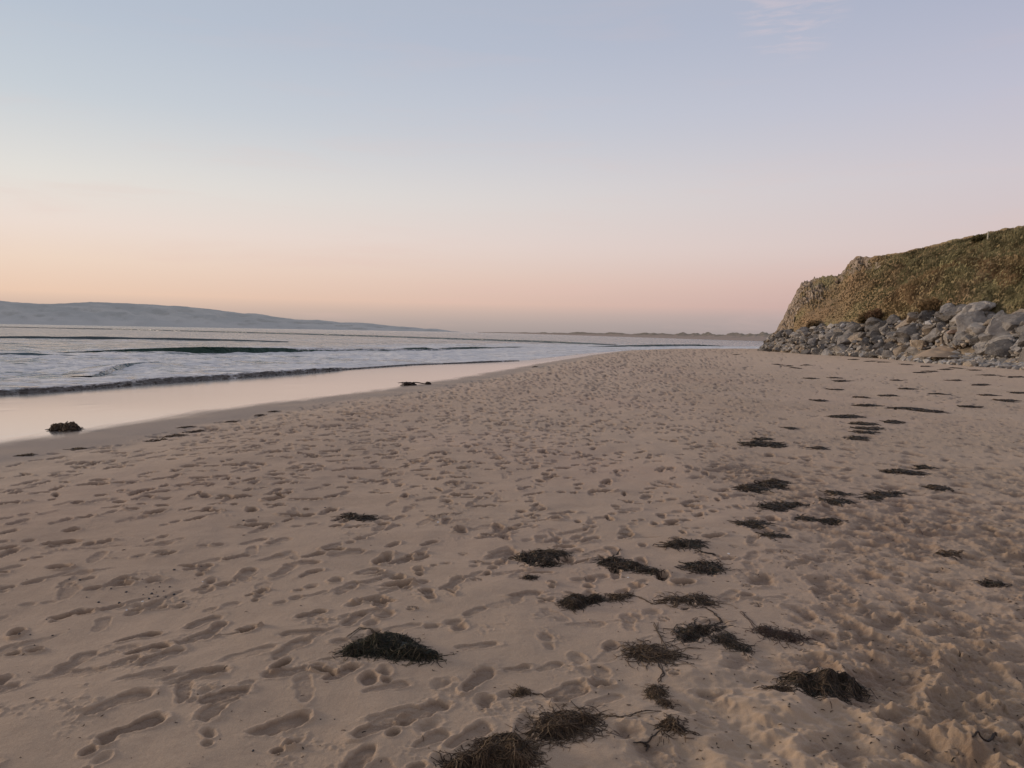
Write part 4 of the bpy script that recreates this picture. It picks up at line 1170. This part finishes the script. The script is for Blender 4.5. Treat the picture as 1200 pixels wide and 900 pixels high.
# a curved stalk in the near right corner
VV, FF, CC = [], [], []
w3 = np.array([on(*p) for p in [(1138, 864), (1150, 868), (1161, 869), (1167, 862), (1166, 855)]])
s = np.linspace(0, 4, 26); path = np.stack([np.interp(s, np.arange(5), w3[:, i]) for i in range(3)], -1)
for i in range(2): path[:, i] = np.convolve(np.pad(path[:, i], 3, mode='edge'), np.ones(7) / 7, 'valid')
path[:, 2] = [ground(a, b) + .005 for a, b in path[:, :2]]
tube(VV, FF, CC, path, .0045, (.035, .022, .014), 0, 6)
me = raw_mesh('seaweed_stalk', np.concatenate(VV) - w3[2], np.concatenate(FF), True, None, dict(tone=np.concatenate(CC)))
tag(link('seaweed_stalk', me, WEED, None, w3[2]), 'short curved dark stalk on the mounds in the lower right corner', 'seaweed')
VV, FF, CC = [], [], []; o_ = 0
for tr in [[(742, 872), (752, 869), (760, 870), (770, 860), (775, 856)], [(752, 869), (760, 876), (757, 882)]]:
    w3 = np.array([on(*p) for p in tr]); s = np.linspace(0, len(tr) - 1, 20)
    path = np.stack([np.interp(s, np.arange(len(tr)), w3[:, i]) for i in range(3)], -1); path[:, 2] = [ground(a, b) + .006 for a, b in path[:, :2]]
    o_ = tube(VV, FF, CC, path, .0035, (.035, .023, .015), o_, 5)
me = raw_mesh('seaweed_stalk', np.concatenate(VV) - w3[0], np.concatenate(FF), True, None, dict(tone=np.concatenate(CC)))
tag(link('seaweed_stalk', me, WEED, None, w3[0]), 'forked dark twig of weed lying in a footprint at the bottom', 'seaweed')

# fine torn weed and grit lying about
VV, FF, CC = [], [], []; o_ = 0
for k in range(1500):
    t = random.random()
    if t < .55:
        px, py = random.uniform(560, 1230), random.uniform(520, 900) if random.random() < .6 else random.uniform(640, 900)
        if px < 640 + random.random() * 200: continue
    elif t < .75:
        px, py = random.uniform(0, 600), random.uniform(600, 900)
        if random.random() < .72: continue
    else:
        px, py = random.uniform(880, 1230), random.uniform(432, 520)
    p = on(px, py); r = math.hypot(p[0], p[1])
    if sdist(np.array([p[0]]), np.array([p[1]]), D)[0] > -.3: continue
    L = random.uniform(.003, .012) * (1 + r * .18); a = random.uniform(0, 6.28)
    pts = np.array([[p[0] + math.cos(a + j * .3) * L * j / 3, p[1] + math.sin(a + j * .3) * L * j / 3, 0] for j in range(4)])
    pts[:, 2] = [ground(x, y) + .002 for x, y in pts[:, :2]]
    o_ = tube(VV, FF, CC, pts, random.uniform(.0006, .0016) * (1 + r * .18), np.array(random.choice(PAL['brown'] + PAL['dark'])), o_, 3)
tag(link('weed_litter', raw_mesh('weed_litter', np.concatenate(VV), np.concatenate(FF), True, None, dict(tone=np.concatenate(CC))), WEED), 'fine torn weed fragments strewn over the sand', 'weed litter', kind='stuff')

# small dark pebbles and white shells
n = NT('dark_pebble')
oi = n.n('ObjectInfo')
PEB = n.done(n.n('BsdfPrincipled', Base__Color=n.mix(oi.outputs['Random'], (.030, .026, .026), (.085, .070, .064)), Roughness=.6))
PM = []
for i in range(5):
    v, f = ICO2; v = v * (1 + .22 * fbm(v[:, 0] * 1.5 + i * 7, v[:, 1] * 1.5 + v[:, 2], 2, i))[:, None]
    m_ = raw_mesh('pebble', v, f, True); m_.materials.append(PEB); PM.append(m_)
pebs = [(172, 688), (180, 691), (187, 688), (192, 693), (178, 696), (185, 699), (174, 702), (168, 697), (195, 700), (203, 697), (166, 679), (205, 668), (93, 680), (101, 700), (140, 707), (115, 706), (67, 726), (61, 745), (36, 744), (22, 745), (55, 726), (302, 606), (381, 595), (286, 616), (235, 664), (160, 652), (297, 880), (375, 843), (392, 843), (484, 726), (214, 705), (148, 694), (188, 683), (198, 688), (129, 690), (82, 679)]
for (x, y) in pebs:
    p = on(x + random.uniform(-1, 1), y); r = math.hypot(p[0], p[1]); s = random.uniform(.7, 1.5) / F_PX * r
    o = bpy.data.objects.new('pebble', random.choice(PM)); COL.objects.link(o)
    o.location = p + np.array([0, 0, s * .3]); o.scale = (s * 1.25, s, s * .7); o.rotation_euler = (0, 0, random.uniform(0, 6))
    tag(o, 'small dark pebble lying among the footprints on the left', 'pebble', 'small dark pebbles among the footprints')
n = NT('white_shell')
SHM = n.done(n.n('BsdfPrincipled', Base__Color=n.mix(n.noise(60, 3, .6, n.pos()), (.62, .58, .52), (.80, .77, .72)), Roughness=.5))
Vs = [(0, 0, .42)]; Fs = []
for i in range(1, 6):
    for k in range(17):
        a = -1.25 + 2.5 * k / 16; t = i / 5
        rr_ = t * (1 + .04 * (k % 2)); Vs.append((math.sin(a) * rr_, math.cos(a) * rr_ * 1.05 - .35, .42 * (1 - t * t) * (.92 + .08 * (k % 2))))
SHELL = raw_mesh('shell', Vs, [np.array([(1 + i * 17 + k, 1 + i * 17 + k + 1, 1 + (i + 1) * 17 + k + 1, 1 + (i + 1) * 17 + k) for i in range(4) for k in range(16)]), np.array([(0, 1 + k + 1, 1 + k) for k in range(16)])], True)
SHELL.materials.append(SHM)
for (x, y, lab) in [(513, 612, 'white shell on bare sand left of centre above the mid ground clumps'), (736, 677, 'white shell at the lower edge of the slanting seaweed clump'), (854, 649, 'white shell right of the flat dark clump'), (1142, 767, 'white shell on the ruffled sand at the lower right'), (1083, 559, 'white shell behind the small dark wedge of weed'), (237, 682, 'white shell beside the dark pebbles on the left'), (148, 716, 'white shell below the dark pebbles on the left'), (167, 705, 'pale shell chip between the two pebble groups on the left')]:
    p = on(x, y); r = math.hypot(p[0], p[1]); s = 1.9 / F_PX * r
    o = bpy.data.objects.new('shell', SHELL); COL.objects.link(o)
    o.location = p + np.array([0, 0, .001]); o.scale = (s, s, s); o.rotation_euler = (random.uniform(-.2, .2), random.uniform(-.2, .2), random.uniform(0, 6))
    tag(o, lab, 'shell', 'white shells on the sand')

# ------------------------------------------------------------------ light and sky
SUN_AZ = math.radians(-72)      # from straight ahead, to the left: over the sea
SUN_EL = math.radians(8.5)
sd = bpy.data.lights.new('sun', 'SUN'); sd.energy = 1.75; sd.angle = math.radians(10); sd.color = (1, .83, .66)
so = bpy.data.objects.new('sun', sd); COL.objects.link(so)
sv = Vector((math.sin(SUN_AZ) * math.cos(SUN_EL), math.cos(SUN_AZ) * math.cos(SUN_EL), math.sin(SUN_EL)))
so.rotation_euler = sv.to_track_quat('Z', 'Y').to_euler()

wd = bpy.data.worlds.new('World'); SC.world = wd; wd.use_nodes = True
t = wd.node_tree; t.nodes.clear()


class WT(NT):
    def __init__(self, tree):
        self.t = tree


w = WT(t)
out = t.nodes.new('ShaderNodeOutputWorld')


gen = w.n('TexCoord').outputs['Generated']
sp = w.n('SeparateXYZ', i0=gen)
el = w.math('ARCSINE', sp.outputs[2])
elf = w.math('ADD', w.math('MULTIPLY', el, .5 / (math.pi / 2)), .5)        # 0.5 is the horizon
hl = w.math('SQRT', w.math('ADD', w.math('ADD', w.math('MULTIPLY', sp.outputs[0], sp.outputs[0]), w.math('MULTIPLY', sp.outputs[1], sp.outputs[1])), 1e-5))
dt = w.math('DIVIDE', w.math('ADD', w.math('MULTIPLY', sp.outputs[0], math.sin(SUN_AZ)), w.math('MULTIPLY', sp.outputs[1], math.cos(SUN_AZ))), hl)
e = lambda deg: .5 + deg / 180
GR = lin((95, 82, 75))
LEFT = [(0, GR), (e(-1.5), GR), (e(-.5), lin((165, 152, 146))), (e(.3), lin((180, 165, 157))), (e(1.2), lin((204, 180, 166))), (e(1.9), lin((232, 199, 176))), (e(4.2), lin((236, 212, 194))), (e(6.5), lin((235, 219, 209))), (e(9.4), lin((226, 222, 216))), (e(14.4), lin((199, 206, 213))), (e(19.5), lin((183, 193, 207))), (e(40), lin((160, 164, 178))), (1, lin((146, 148, 160)))]
RIGHT = [(0, GR), (e(-1.5), GR), (e(-.3), lin((152, 142, 144))), (e(.3), lin((158, 149, 151))), (e(1.3), lin((171, 158, 160))), (e(2.0), lin((194, 165, 164))), (e(3.5), lin((206, 176, 172))), (e(6), lin((213, 195, 193))), (e(10.5), lin((207, 199, 204))), (e(15.5), lin((191, 191, 206))), (e(21), lin((174, 179, 199))), (e(45), lin((152, 155, 170))), (1, lin((146, 148, 160)))]
cl = ramp_col(w, elf, LEFT); cr = ramp_col(w, elf, RIGHT)
fac = w.rng(dt, -.24, .76, 0, 1, False)
sky = w.mix(fac, cr, cl)
glow = w.math('MULTIPLY', w.rng(dt, .80, 1.0), w.rng(w.math('ABSOLUTE', w.math('SUBTRACT', el, .06)), 0, .45, 1, 0))
sky = w.mix(glow, sky, (1.55, 1.02, .62))
# the faintest streaks of high cloud
sm_ = w.n('Mapping', Vector=gen, Scale=(2.2, 2.2, 16)); cn = w.noise(1.6, 5, .6, sm_.outputs[0], .3)
sky = w.mix(w.math('MULTIPLY', w.rng(cn, .50, .72, 0, .20), w.rng(el, .0, .3, 1, .35)), sky, lin((226, 190, 180)))
wv = w.n('VectorMath', _operation='DOT_PRODUCT', i0=gen, i1=(.3020, .8790, .3690)).outputs['Value']
wm_ = w.math('MULTIPLY', w.rng(wv, .9975, .9998), w.rng(w.noise(9, 5, .6, sm_.outputs[0], .5), .42, .68))
sky = w.mix(w.math('MULTIPLY', wm_, .28), sky, lin((228, 205, 205)))
ns = w.n('TexSky', _sky_type='NISHITA', _sun_disc=False, _sun_elevation=SUN_EL, _sun_rotation=SUN_AZ)
bg1 = w.n('Background', Color=sky, Strength=1.03)
bg2 = w.n('Background', Color=ns.outputs[0], Strength=.05)
ad = w.n('MixShader', Fac=.03)
t.links.new(bg1.outputs[0], ad.inputs[1]); t.links.new(bg2.outputs[0], ad.inputs[2])
t.links.new(ad.outputs[0], out.inputs[0])
